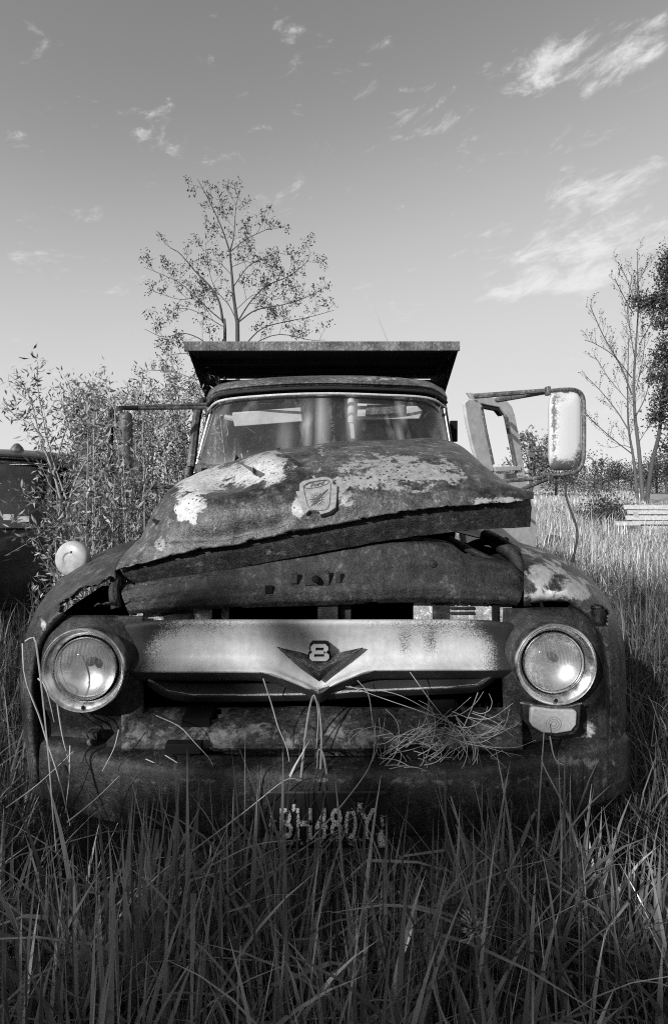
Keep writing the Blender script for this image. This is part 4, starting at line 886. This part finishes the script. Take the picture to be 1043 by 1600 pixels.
# sparse young tree behind the tipping body
tr = random.Random(3); conv = lambda x, y: (180 + .4218 * x, 240 + .4219 * y); YT = 13.0
T1 = thing('sparse_tree', W(372, 755, YT) - Vector((0, 0, CZ)), 'thinly leaved young tree rising behind the tipping body', 'tree')
wood = MB(); ends = []
trunkA = [W(372, 840, YT)] + limb([(453, 690), (450, 620), (440, 540), (432, 450), (425, 365)], conv, YT, tr)
trunkA[0].z = -.05
trunkB = [W(350, 840, YT)] + limb([(407, 690), (398, 620), (385, 550), (350, 490), (300, 440), (240, 370), (205, 350)], conv, YT, tr, 1.0)
trunkB[0].z = -.05
wood.tube(spline(trunkA, 20), np.linspace(.062, .022, 20), 8); wood.tube(spline(trunkB, 20), np.linspace(.045, .007, 20), 7)
twigs(wood, trunkB[3:], .007, .8, 1, tr, ends, .2, .33)
for lst, r0 in (([(425, 365), (400, 290), (370, 220), (335, 150), (305, 95)], .035), ([(425, 365), (440, 300), (447, 200), (465, 120)], .03), ([(425, 365), (480, 320), (540, 290), (580, 275)], .022), ([(440, 490), (490, 420), (540, 390), (600, 365)], .022),
                ([(455, 620), (500, 550), (560, 490), (640, 455), (710, 400), (720, 360)], .032), ([(455, 625), (520, 580), (620, 560), (700, 535), (780, 495)], .03), ([(470, 720), (540, 650), (620, 625), (720, 605), (810, 580)], .03), ([(480, 720), (600, 670), (720, 690), (780, 690)], .022),
                ([(398, 620), (350, 580), (300, 530), (240, 480), (180, 450), (105, 420)], .03), ([(398, 640), (330, 600), (270, 575), (215, 575)], .02), ([(300, 530), (240, 540), (140, 510)], .014), ([(400, 760), (320, 690), (250, 665), (180, 680), (110, 650)], .024),
                ([(410, 900), (340, 850), (280, 830), (200, 805), (90, 805)], .024), ([(410, 940), (340, 880), (250, 850), (200, 760)], .02), ([(400, 900), (330, 760), (250, 740), (190, 750)], .018), ([(450, 620), (420, 560), (370, 500), (345, 420), (335, 330)], .022), ([(410, 980), (300, 920), (200, 890), (110, 880)], .02),
                ([(432, 450), (380, 400), (330, 390)], .014), ([(430, 420), (490, 400), (520, 430)], .012), ([(445, 580), (520, 520), (600, 540), (650, 490)], .014)):
    P = limb(lst, conv, YT, tr, 1.6); k = max(8, len(P) * 3)
    wood.tube(spline(P, k), np.linspace(r0 * .62, .005, k), 6, False)
    twigs(wood, spline(P, k), .006, .72, 1, tr, ends, .22, .24, 3, .2)
wood.build('trunk', M['bark'], T1, angle=180)
P = np.array([tuple(e) for e in ends]); P = np.repeat(P, 4, 0) + rng.normal(0, .045, (len(P) * 4, 3))
V, Fq, t = leaves(P, .08, .034, 0.0, None, 5); np_mesh('crown', V, Fq, M['treeleaf'], T1, t)

# bare tree and leafy tree at the right edge
conv2 = lambda x, y: (700 + .3289 * x, 380 + .3288 * y); YB = 30.0; tr = random.Random(11)
T2 = thing('bare_tree', W(1000, 755, YB) - Vector((0, 0, CZ)), 'bare budding tree with forked trunks at the right edge', 'tree')
wood = MB(); ends = []
for lst, r0, r1 in (([(925, 1270), (905, 1000), (885, 820), (880, 650), (890, 480), (900, 300), (895, 40)], .20, .02), ([(900, 1270), (880, 1040), (855, 880), (850, 700), (855, 450)], .15, .02)):
    P = limb(lst, conv2, YB, tr, 1); P[0].z = -.1
    wood.tube(spline(P, 30), np.linspace(r0 * .6, r1, 30), 8); twigs(wood, spline(P, 30)[8:], .012, 1.5, 1, tr, ends, .5, .42, 3, .1, .7)
for lst, r0 in (([(870, 720), (820, 590), (740, 450), (690, 340), (670, 290)], .07), ([(880, 340), (830, 250), (790, 170)], .04), ([(855, 890), (800, 800), (720, 700), (640, 620)], .06), ([(870, 1000), (780, 930), (680, 840), (650, 800)], .05), ([(905, 480), (950, 400), (975, 330)], .04),
                ([(890, 820), (930, 740), (960, 640), (985, 540)], .05), ([(870, 640), (790, 540), (700, 480), (645, 460)], .04), ([(890, 300), (850, 180), (805, 90)], .03), ([(895, 200), (930, 130), (945, 100)], .025), ([(880, 980), (830, 960), (790, 970)], .03), ([(885, 560), (860, 400), (850, 300), (870, 150)], .035), ([(860, 760), (760, 640), (690, 530)], .03), ([(890, 700), (920, 560), (935, 430)], .035), ([(900, 950), (960, 860), (1000, 840)], .03)):
    P = limb(lst, conv2, YB, tr, 2.0); wood.tube(spline(P, 14), np.linspace(r0 * .7, .014, 14), 5, False)
    twigs(wood, spline(P, 14), .012, 1.3, 1, tr, ends, .5, .38, 3, .2, .7)
wood.build('trunk', M['palebark'], T2, angle=180)
P = np.array([tuple(e) for e in ends]); V, Fq, t = leaves(P, .10, .07, .3, None, 9); np_mesh('crown', V, Fq, M['treeleaf'], T2, t)

T3 = thing('leafy_tree', W(1015, 755, 28) - Vector((0, 0, CZ)), 'leafy tree cut off by the right edge beside the bare tree', 'tree'); tr = random.Random(13)
wood = MB(); ends = []
P = limb([(935, 1270), (965, 1050), (1000, 900), (1020, 700), (1060, 500), (1080, 250), (1100, 60)], conv2, 28, tr); P[0].z = -.1
wood.tube(spline(P, 30), np.linspace(.12, .04, 30), 8)
cl_c = []
for (x, y, a, b) in [(1000, 280, 70, 50), (940, 290, 50, 30), (900, 265, 40, 22), (1040, 150, 40, 60), (1060, 90, 50, 60), (1010, 380, 60, 28), (1080, 280, 90, 100), (1000, 560, 40, 40), (1030, 640, 50, 60), (970, 640, 22, 20), (1010, 780, 36, 60), (1030, 720, 40, 50), (985, 830, 22, 24), (1030, 980, 26, 30), (1090, 500, 80, 120), (1110, 800, 80, 150), (1130, 150, 90, 150), (1020, 490, 30, 20)]:
    c = W(*conv2(x, y), 28 + tr.uniform(-1, 1)); k = .3289 * 28 / F
    base = min(spline(P, 30)[6:], key=lambda q: (q - c).length + max(0, q.z - c.z) * 2)
    wood.tube(spline([base, base.lerp(c, .5) + Vector((0, 0, .2)), c], 8), np.linspace(.05, .015, 8), 5, False)
    nn = int(a * b * .05) + 30; q = rng.normal(0, .5, (nn, 3)) * np.array([a * k, max(a, b) * k, b * k])
    q += rng.normal(0, .10, (nn, 3)); cl_c.append(np.array(tuple(c)) + q)
wood.build('trunk', M['bark'], T3, angle=180)
P = np.repeat(np.vstack(cl_c), 3, 0); P += rng.normal(0, .10, P.shape); V, Fq, t = leaves(P, .17, .10, .1, None, 17); np_mesh('crown', V, Fq, M['treeleaf'], T3, t)

# trees at the far side of the field
def far_tree(name, label, px, Y, h, w, kind, seed, m):
    r = np.random.default_rng(seed); base = Vector(((px - CX) * Y / F, Y, 0))
    o = thing(name, base, label, 'tree', 'trees across the field'); b = np.array(tuple(base)); r2 = random.Random(seed)
    tk = MB().tube([base, base + Vector((0, 0, h * .5)), base + Vector((0.1, 0, h * .9))], [h * .03, h * .02, h * .006], 6)
    if kind == 'cone':
        n = int(520 * h / 4); z = r.uniform(0.06, 1, n); lay = np.floor(z * 11) / 11 * .55 + z * .45; rad = (1 - lay) ** .9 * w / 2 * r.uniform(.2, 1, n) ** .5; a = r.uniform(0, 6.283, n)
        Pn = np.stack([rad * np.cos(a), rad * np.sin(a), z * h - rad * .25], 1)
    else:
        k = 16; Pn = []
        for _ in range(k):
            zc = r.uniform(.35, .92); c = np.array([r.normal(0, .24) * w * (1.1 - zc * .5), r.normal(0, .24) * w, zc * h])
            tk.tube([base + Vector((0, 0, h * min(zc, .5) * .8)), base + Vector(c)], [h * .012, h * .004], 4, False)
            Pn.append(c + r.normal(0, 1, (90, 3)) * np.array([w * .10, w * .10, h * .065]))
        if kind == 'bush': Pn.append(r.normal(0, 1, (500, 3)) * np.array([w * .28, w * .2, h * .15]) + np.array([0, 0, h * .25]))
        Pn = np.vstack(Pn); Pn[:, 2] = np.maximum(Pn[:, 2], .05)
    tk.build('trunk', M['bark'], o)
    V_, F_, t_ = leaves(Pn + b, h * .055, h * .035, .1, None, seed + 1); np_mesh('crown', V_, F_, m, o, t_)
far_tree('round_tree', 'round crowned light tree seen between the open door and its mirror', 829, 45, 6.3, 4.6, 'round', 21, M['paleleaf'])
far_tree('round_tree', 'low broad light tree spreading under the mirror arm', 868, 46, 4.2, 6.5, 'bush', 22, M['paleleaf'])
sp = [(912, 62, 3.5, 3.0, 'cone'), (928, 66, 4.2, 2.6, 'cone'), (938, 64, 4.4, 3.0, 'cone'), (950, 70, 3.4, 3.2, 'cone'), (895, 72, 3.2, 5, 'bush'), (965, 74, 5.0, 5.0, 'round'), (985, 78, 4.2, 6, 'bush'), (1025, 70, 5.2, 6, 'bush'), (1040, 66, 5.5, 6.5, 'round'),
      (1075, 70, 6, 6, 'round'), (800, 80, 3.5, 7, 'bush'), (760, 85, 4, 7, 'bush'), (715, 80, 4, 7, 'round'), (1010, 90, 4.0, 7, 'bush'), (940, 95, 3.2, 9, 'bush'), (870, 95, 3.4, 9, 'bush'),
      (20, 70, 4.0, 7, 'bush'), (-30, 75, 5, 7, 'round'), (70, 80, 4.4, 8, 'bush'), (130, 78, 4.2, 7, 'round'), (190, 82, 4.4, 8, 'bush'), (1120, 75, 5, 7, 'bush')]
desc = {'cone': 'dark pointed far evergreen', 'bush': 'low spreading far tree', 'round': 'round crowned far tree'}
def where(px):
    if px < 0: return 'beyond the left edge'
    if px < 100: return 'at the far left above the old car'
    if px < 300: return 'behind the leafy shrub'
    if px < 790: return 'behind the open door'
    if px < 905: return 'behind the mirror and its cable'
    if px < 960: return 'between mirror and bare tree'
    if px < 1035: return 'behind the bare tree trunks'
    return 'at the right edge'
seen_lab = {}
for i, (px, Y, h, w, k) in enumerate(sp):
    size = ''
    lab = desc[k] + ' ' + where(px); seen_lab[lab] = seen_lab.get(lab, 0) + 1
    if seen_lab[lab] > 1: lab += ', ' + ['', 'second from the left', 'third from the left', 'fourth from the left'][seen_lab[lab] - 1]
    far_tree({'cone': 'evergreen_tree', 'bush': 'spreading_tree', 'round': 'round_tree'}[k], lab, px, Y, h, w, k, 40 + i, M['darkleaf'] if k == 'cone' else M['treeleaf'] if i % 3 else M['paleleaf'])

# leafy shrub between the two vehicles
br = random.Random(5); SB = thing('leafy_shrub', W(150, 930, 3.6), 'tall leafy shrub with pale stems growing between truck and old car', 'shrub'); SB.location.z = 0
wood = MB(); lp = []; tone = []
def shrub_stem(P, r0, dens, tw=.35, lv=5):
    S = spline(P, 18); wood.tube(S, np.linspace(r0, .0025, 18), 6, False)
    e = []; twigs(wood, S, .0028, tw, 0, br, e, .35, dens, 3, .25, .75)
    for q in e + S[6:]:
        for _ in range(lv): lp.append(Vector(q) + Vector((br.gauss(0, .035), br.gauss(0, .035), br.gauss(0, .035))))
base = W(104, 905, 3.3); base.z = 0
for top in ([(104, 850, 3.3), (112, 770, 3.3), (135, 720, 3.35), (155, 680, 3.4), (172, 640, 3.5)], [(104, 845, 3.3), (90, 760, 3.3), (75, 715, 3.3), (62, 680, 3.3), (50, 630, 3.3), (32, 590, 3.3)], [(108, 790, 3.3), (90, 740, 3.3), (75, 690, 3.25), (60, 610, 3.25), (58, 572, 3.25)], [(104, 850, 3.3), (85, 810, 3.2), (50, 780, 3.1), (20, 765, 3.0)],
            [(70, 690, 3.3), (50, 665, 3.3), (20, 645, 3.3), (3, 630, 3.3)], [(100, 845, 3.3), (70, 830, 3.2), (30, 815, 3.1)], [(112, 770, 3.3), (150, 740, 3.3), (180, 700, 3.3)], [(84, 740, 3.3), (100, 680, 3.3), (115, 640, 3.35), (108, 600, 3.4)]):
    pre = [base] if top[0][1] > 840 else []
    shrub_stem(pre + pts(top), .011 if pre else .006, .13)
for k in range(80):
    x0 = br.uniform(120, 330); Y0 = br.uniform(3.4, 5.0); b0 = W(x0, 900, Y0); b0.z = 0
    x1 = x0 + br.gauss(0, 32); yt = 598 + br.uniform(0, 70) + (40 if x1 < 100 else 0)
    if br.random() < .4: yt += br.uniform(20, 140)
    tp = W(x1, yt, Y0); md = b0.lerp(tp, .5) + Vector((br.gauss(0, .08), br.gauss(0, .08), 0))
    shrub_stem([b0, md, tp], br.uniform(.005, .010), .11, .36, 5)
for k in range(15):
    x0 = br.uniform(130, 215); Y0 = br.uniform(2.55, 2.85); b0 = W(x0, 900, Y0); b0.z = 0
    tp = W(x0 + br.gauss(12, 22), 620 + br.uniform(0, 190), Y0); md = b0.lerp(tp, .5) + Vector((br.gauss(0, .06), br.gauss(0, .03), 0))
    shrub_stem([b0, md, tp], br.uniform(.004, .008), .13, .30, 4)
wood.build('stems', M['stem'], SB, angle=180)
P = np.array([tuple(p) for p in lp]); V, Fq, t = leaves(P, .052, .013, .25, None, 31); np_mesh('foliage', V, Fq, M['bushleaf'], SB, t)

# ------------------------------------------------------------------ tipped picnic table, brush and stump out in the field
YP = 14.0
PT = thing('picnic_table', W(1020, 755, YP) - Vector((0, 0, CZ)), 'weathered plank picnic table tipped on its side at the right edge', 'table')
for k in range(5):
    y0, y1 = 789 + k * 8.2, 789 + k * 8.2 + (6.6, 5.8, 6.9, 5.6, 6.4)[k]; Ya, Yb = YP + .30 - k * .11, YP + .30 - k * .11 - .085; xl = 974 + k * 2.5 + (0, 3, -2, 5, 1)[k]
    MB().prism([W(xl, y0, Ya), W(1115 + k, y0 + 1, Ya), W(1115 + k, y1 + 1, Yb), W(xl + 1, y1, Yb)], (0, .04, -.02)).build('plank', M['plank'], PT)
for x in (990, 1075): MB().prism([W(x, 800, YP - .02), W(x + 6, 800, YP - .02), W(x + 14, 850, YP + .2), W(x + 6, 850, YP + .2)], (0, .06, 0)).build('leg', M['plank'], PT)
MB().prism([W(960, 816, YP - .4), W(1000, 816, YP - .4), W(1000, 821, YP - .45), W(960, 821, YP - .45)], (0, .05, .02)).build('seat_plank', M['plank'], PT)
MB().prism([W(1030, 828, YP - .6), W(1120, 828, YP - .6), W(1120, 836, YP - .62), W(1030, 836, YP - .62)], (0, .2, .02)).build('seat_plank', M['plank'], PT)
br = random.Random(8)
def weeds(name, label, px, Y, h, n, spread, m, lsz, seed):
    o = thing(name, ((px - CX) * Y / F, Y, 0), label, 'shrub'); mb = MB(); e = []
    for _ in range(n):
        a = Vector(o.location) + Vector((br.gauss(0, spread), br.gauss(0, spread * .6), 0)); tp = a + Vector((br.gauss(0, .2) * h, br.gauss(0, .2) * h, h * br.uniform(.5, 1)))
        S = spline([a, a.lerp(tp, .5) + Vector((br.gauss(0, .05), 0, 0)), tp], 8); mb.tube(S, np.linspace(.012, .004, 8), 4, False); twigs(mb, S, .004, h * .35, 0, br, e, .3, h * .13, 3, .2); e += S[2:]
    mb.build('stems', M['bark'], o); P_ = np.repeat(np.array([tuple(q) for q in e]), 3, 0); P_ += np.random.default_rng(seed).normal(0, lsz * .6, P_.shape)
    V_, F_, t_ = leaves(P_, lsz, lsz * .5, .2, None, seed); np_mesh('foliage', V_, F_, m, o, t_)
weeds('brush_clump', 'dark brush clump growing left of the picnic table', 957, 15.5, 1.15, 26, .32, M['darkleaf'], .09, 3)
weeds('brush_clump', 'low dark weeds in the meadow behind the hanging cable', 915, 17, .6, 16, .45, M['darkleaf'], .08, 4)
stp = W(863, 850, 9.5)
mb = MB().lathe([(0.13, -.30), (.125, 0), (.12, .16), (.10, .18), (0.0, .17)], (stp.x, stp.y, .26), (0, 0, 1), 14)
tag(mb.build('tree_stump', M['bark'], None), 'small dark stump standing in the bright meadow beyond the fender', 'stump')
V = np.array(mb.v)

# ------------------------------------------------------------------ hedge behind the viewer that shades the foreground
hd = thing('tall_hedge', (-8, -11, 0), 'tall dense hedge behind the viewer shading the foreground', 'hedge')
HT = 0.10 + (12.45 / math.cos(SUN_AZ)) * math.tan(SUN_EL)
r = np.random.default_rng(4); n = 26000
x = r.uniform(-26, 9, n); top = HT - .55 + .2 * np.sin(x * 1.3) * np.sin(x * .53 + 1) + r.normal(0, .25, n)
z = np.where(r.random(n) < .55, top - np.abs(r.normal(0, .5, n)), r.uniform(0, 1, n) * top)
P = np.stack([x, -11 + r.normal(0, .9, n), np.maximum(z, .1)], 1)
V, Fq, t = leaves(P, .34, .22, .2, None, 4); np_mesh('foliage', V, Fq, M['darkleaf'], hd, t)
core = MB()
cxs = np.linspace(-26, 9, 60)
core.grid(np.array([[(a, -11.4, 0) for a in cxs], [(a, -11.4, HT - 1.15 + .2 * math.sin(a * 1.3) * math.sin(a * .53 + 1)) for a in cxs], [(a, -10.6, HT - 1.15 + .2 * math.sin(a * 1.3) * math.sin(a * .53 + 1)) for a in cxs], [(a, -10.6, 0) for a in cxs]]))
core.build('shade_core', M['bark'], hd, angle=180)  # solid unseen core, added to stop sun leaking through the foliage

# ------------------------------------------------------------------ grass
def blades(x, y, h, w, lean, seg, seed, kink=0.15, tone_mul=1.0):
    r = np.random.default_rng(seed); n = len(x)
    az = r.uniform(0, 2 * np.pi, n); d = np.stack([np.cos(az), np.sin(az), np.zeros(n)], 1)
    tw = az + np.pi / 2 + r.normal(0, .5, n); s = np.stack([np.cos(tw), np.sin(tw), np.zeros(n)], 1)
    t = np.linspace(0, 1, seg + 1)[None, :, None]
    ln = (np.abs(r.normal(0, 1, n)) * lean)[:, None, None]; hh = h[:, None, None]
    kp = np.where(r.random(n) < kink, r.uniform(.45, .8, n), 9)[:, None, None]
    horiz = ln * t ** 2.4 * hh; vert = hh * (t - .42 * np.minimum(ln, 1.5) * t ** 3.2)
    over = np.maximum(t - kp, 0); horiz = horiz + over * hh * .8; vert = vert - over * hh * (1.2 + .8 * (over > .2))
    base = np.stack([x, y, np.full(n, -.03)], 1)[:, None, :]
    P = base + d[:, None, :] * horiz + np.array([0, 0, 1.0]) * vert
    wd = w[:, None, None] * np.clip((1 - t ** 2.2) * (.55 + .9 * t), 0.02, 1)
    L = P - s[:, None, :] * wd * .5; R = P + s[:, None, :] * wd * .5
    V = np.stack([L, R], 2).reshape(n, -1, 3); k = 2 * (seg + 1)
    q = np.array([[2 * i, 2 * i + 1, 2 * i + 3, 2 * i + 2] for i in range(seg)])
    Fq = (np.arange(n)[:, None, None] * k + q[None]).reshape(-1, 4)
    tn = np.repeat(np.clip(r.beta(1.1, 2.4, n) * 1.25, 0, 1), k)
    return V.reshape(-1, 3), Fq, tn
def clumpy(x, y, f, seed): return np.array([noise.noise((a * f, b * f, seed)) for a, b in zip(x, y)])
r = np.random.default_rng(12)
# tall grass in front of the bumper
n = 8200; y = .25 + 1.10 * r.random(n) ** .75; x = r.uniform(-1.0, 1.0, n) * (y * .75 + .35)
h = r.normal(.60, .12, n) * (1 + .34 * clumpy(x, y, 3.0, 1)); h = np.clip(h, .15, .82); h *= np.clip(.36 + .60 * y, .4, 1.0) * (1 - .16 * np.clip((np.abs(x) - .35) / .4, 0, 1))
w = np.where(r.random(n) < .4, r.uniform(.003, .008, n), r.uniform(.010, .021, n))
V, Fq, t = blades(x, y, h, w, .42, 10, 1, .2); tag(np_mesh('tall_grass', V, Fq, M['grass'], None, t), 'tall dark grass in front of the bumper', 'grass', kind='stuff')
n = 420; y = .4 + 1.0 * r.random(n); x = r.uniform(-1.0, 1.0, n) * (y * .75 + .3); h = np.clip(r.normal(.5, .14, n), .2, .8) * np.clip(.36 + .60 * y, .4, 1.06)
V, Fq, t = blades(x, y, h, r.uniform(.0025, .006, n), 1.0, 9, 71, .45); tag(np_mesh('dry_grass', V, Fq, M['straw'], None, t), 'dead pale stems among the tall dark grass', 'grass', kind='stuff')
# tall grass beside and behind the truck
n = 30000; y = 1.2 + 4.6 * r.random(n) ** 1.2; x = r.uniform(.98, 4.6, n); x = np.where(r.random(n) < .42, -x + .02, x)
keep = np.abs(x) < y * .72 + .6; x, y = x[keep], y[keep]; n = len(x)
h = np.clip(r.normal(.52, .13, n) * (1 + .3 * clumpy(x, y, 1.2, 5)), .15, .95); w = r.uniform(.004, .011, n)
V, Fq, t = blades(x, y, h, w, .42, 6, 2, .12); tag(np_mesh('side_grass', V, Fq, M['shaded_sidegrass'], None, t), 'tall grass beside the truck fenders', 'grass', kind='stuff')
# meadow
n = 70000; y = 5.2 + 24 * r.random(n) ** 1.6; x = (r.random(n) - .05) * (y * .78 + 1.5) + .6
h = np.clip(r.normal(.42, .14, n) * (1 + .5 * clumpy(x, y, .5, 9)), .1, .95) ; w = r.uniform(.006, .014, n) * (1 + y * .05)
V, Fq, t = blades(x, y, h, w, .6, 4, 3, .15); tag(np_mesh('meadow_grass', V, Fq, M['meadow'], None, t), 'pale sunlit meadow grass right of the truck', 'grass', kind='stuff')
n = 45000; y = 26 + 60 * r.random(n) ** 1.4; x = (r.random(n) * 1.5 - .75) * (y * .8); x = np.where(np.abs(x) < 1.5, x + 6, x)
h = np.clip(r.normal(.42, .12, n), .1, .9); w = r.uniform(.03, .06, n) * (1 + y * .02)
V, Fq, t = blades(x, y, h, w, .3, 2, 4, 0); tag(np_mesh('far_meadow_grass', V, Fq, M['meadow'], None, t), 'far pale meadow grass below the treeline', 'grass', kind='stuff')
n = 9000; y = 5 + 20 * r.random(n); x = -(r.random(n)) * (y * .75) - .9
h = np.clip(r.normal(.45, .14, n), .1, .9); w = r.uniform(.008, .02, n); V, Fq, t = blades(x, y, h, w, .3, 3, 6, .1)
tag(np_mesh('meadow_grass', V, Fq, M['grass'], None, t), 'meadow grass behind the old car and shrub', 'grass', kind='stuff')

# ------------------------------------------------------------------ dry straw caught on the truck
def straw(name, label, paths, rad=.0016, loc=None, group=None):
    loc = loc or pts([paths[0][0]])[0]; o = thing(name, loc, label, 'dry grass', group)
    for P in paths:
        S = cr_line(pts(P), 14); wv = np.linspace(rad * 1.2, rad * .5, 14); MB().tube(S, wv, 5).build('stalk', M['greenstalk'] if 'long' in label and 'blades' in label else M['stalk'], o)
    return o
straw('broken_straw', 'pale bent straw leaning against the torn fender', [[(40, 1002, 1.44), (54, 997, 1.44), (60, 1030, 1.43), (68, 1100, 1.40), (76, 1180, 1.36), (82, 1260, 1.32), (88, 1330, 1.3)], [(36, 1005, 1.45), (40, 1060, 1.43), (62, 1120, 1.42), (74, 1160, 1.40), (92, 1215, 1.36), (110, 1290, 1.34)], [(60, 1060, 1.45), (72, 1075, 1.44), (85, 1128, 1.43)], [(90, 1100, 1.45), (98, 1150, 1.43), (108, 1190, 1.42)]], .0024)
straw('broken_straw', 'crossed dry straws beside the hanging signal lens', [[(10, 1262, 1.33), (60, 1225, 1.35), (115, 1174, 1.40)], [(186, 1140, 1.42), (178, 1170, 1.40), (160, 1205, 1.38)], [(105, 1285, 1.3), (150, 1248, 1.34), (187, 1212, 1.36)], [(110, 1165, 1.42), (108, 1220, 1.38), (102, 1270, 1.34)]], .0018)
straw('broken_straw', 'two thin straws dangling from the bracket over the bumper', [[(244, 1118, 1.46), (280, 1135, 1.43), (304, 1160, 1.41), (330, 1190, 1.40), (337, 1219, 1.38)], [(228, 1186, 1.42), (270, 1203, 1.40), (336, 1217, 1.37)], [(258, 1180, 1.42), (300, 1205, 1.40), (337, 1220, 1.37)]], .0014)
straw('broken_straw', 'knotted seed stalk hanging below the grille left of its point', [[(411, 1060, 1.47), (424, 1100, 1.46), (434, 1135, 1.44), (447, 1166, 1.42), (452, 1190, 1.40)]], .0018)
straw('broken_straw', 'long slanting straw crossing the number plate', [[(486, 1312, 1.27), (540, 1250, 1.29), (580, 1190, 1.36), (586, 1130, 1.43)], [(330, 1352, 1.22), (400, 1320, 1.25), (470, 1312, 1.26)], [(300, 1330, 1.25), (380, 1270, 1.28), (440, 1222, 1.30), (462, 1216, 1.31)]], .0016)
sr_ = random.Random(21); paths = []
for k in range(85):
    x0 = sr_.uniform(572, 700); y0 = sr_.uniform(1150, 1214); ang = sr_.gauss(-.55, .55); L = sr_.uniform(30, 120)
    if sr_.random() < .35: x0, y0, ang = sr_.uniform(690, 740), sr_.uniform(1110, 1160), sr_.gauss(.7, .25)
    p = [(x0, y0, sr_.uniform(1.39, 1.44))]; bend = sr_.gauss(0, 1.5)
    for s_ in range(4):
        ang += bend / 4 + sr_.gauss(0, .12); q = p[-1]; p.append((q[0] + math.cos(ang) * L / 4, min(q[1] + math.sin(ang) * L / 4, 1218), min(max(q[2] + sr_.gauss(0, .012), 1.36), 1.45)))
    paths.append(p)
paths += [[(545, 1072, 1.47), (600, 1092, 1.45), (680, 1120, 1.42), (730, 1145, 1.40), (790, 1200, 1.38)], [(558, 1063, 1.47), (575, 1085, 1.46), (582, 1130, 1.43), (590, 1180, 1.41)], [(640, 1050, 1.47), (672, 1095, 1.44), (700, 1130, 1.42), (720, 1160, 1.40)], [(746, 1082, 1.46), (735, 1110, 1.44), (722, 1138, 1.42)], [(540, 1073, 1.47), (620, 1085, 1.45), (700, 1128, 1.42)], [(586, 1200, 1.40), (640, 1160, 1.40), (700, 1145, 1.40), (726, 1140, 1.41)]]
straw('dry_grass_tangle', 'tangle of dry grass caught between grille and bumper', paths, .0011)
tall = []
for P, wmm in (([(470, 1215, 1.36), (478, 1140, 1.42), (486, 1095, 1.45), (492, 1088, 1.45), (497, 1120, 1.44), (494, 1170, 1.42)], .004), ([(500, 1215, 1.37), (502, 1150, 1.42), (497, 1100, 1.45), (490, 1090, 1.45)], .003), ([(512, 1225, 1.36), (505, 1180, 1.38), (497, 1172, 1.40), (495, 1200, 1.38)], .004),
               ([(838, 1330, 1.25), (842, 1250, 1.30), (846, 1190, 1.36), (850, 1128, 1.42)], .004), ([(905, 1330, 1.25), (880, 1260, 1.30), (850, 1200, 1.34), (845, 1182, 1.36)], .004), ([(858, 1150, 1.44), (866, 1185, 1.42), (880, 1195, 1.41)], .003)): tall.append(P)
straw('grass_blades_on_grille', 'long green blades hooked over the point of the grille', tall[:3], .0028)
straw('grass_blades_on_grille', 'long blades standing before the image right turn signal', tall[3:], .0022)
# seed head catching the light in the shade
sh_ = W(741, 1448, 1.02); so = thing('seed_head', (sh_.x, sh_.y, 0), 'bright fuzzy seed head low in the dark grass', 'seed head')
MB().tube([(sh_.x - .01, sh_.y, -.02), tuple(sh_)], .0016, 5).build('stalk', M['grass'], so)
P = np.array(tuple(sh_)) + np.random.default_rng(2).normal(0, .009, (90, 3)); V, Fq, t = leaves(P, .012, .004, .5, None, 2); np_mesh('fluff', V, Fq, M['straw'], so, t)
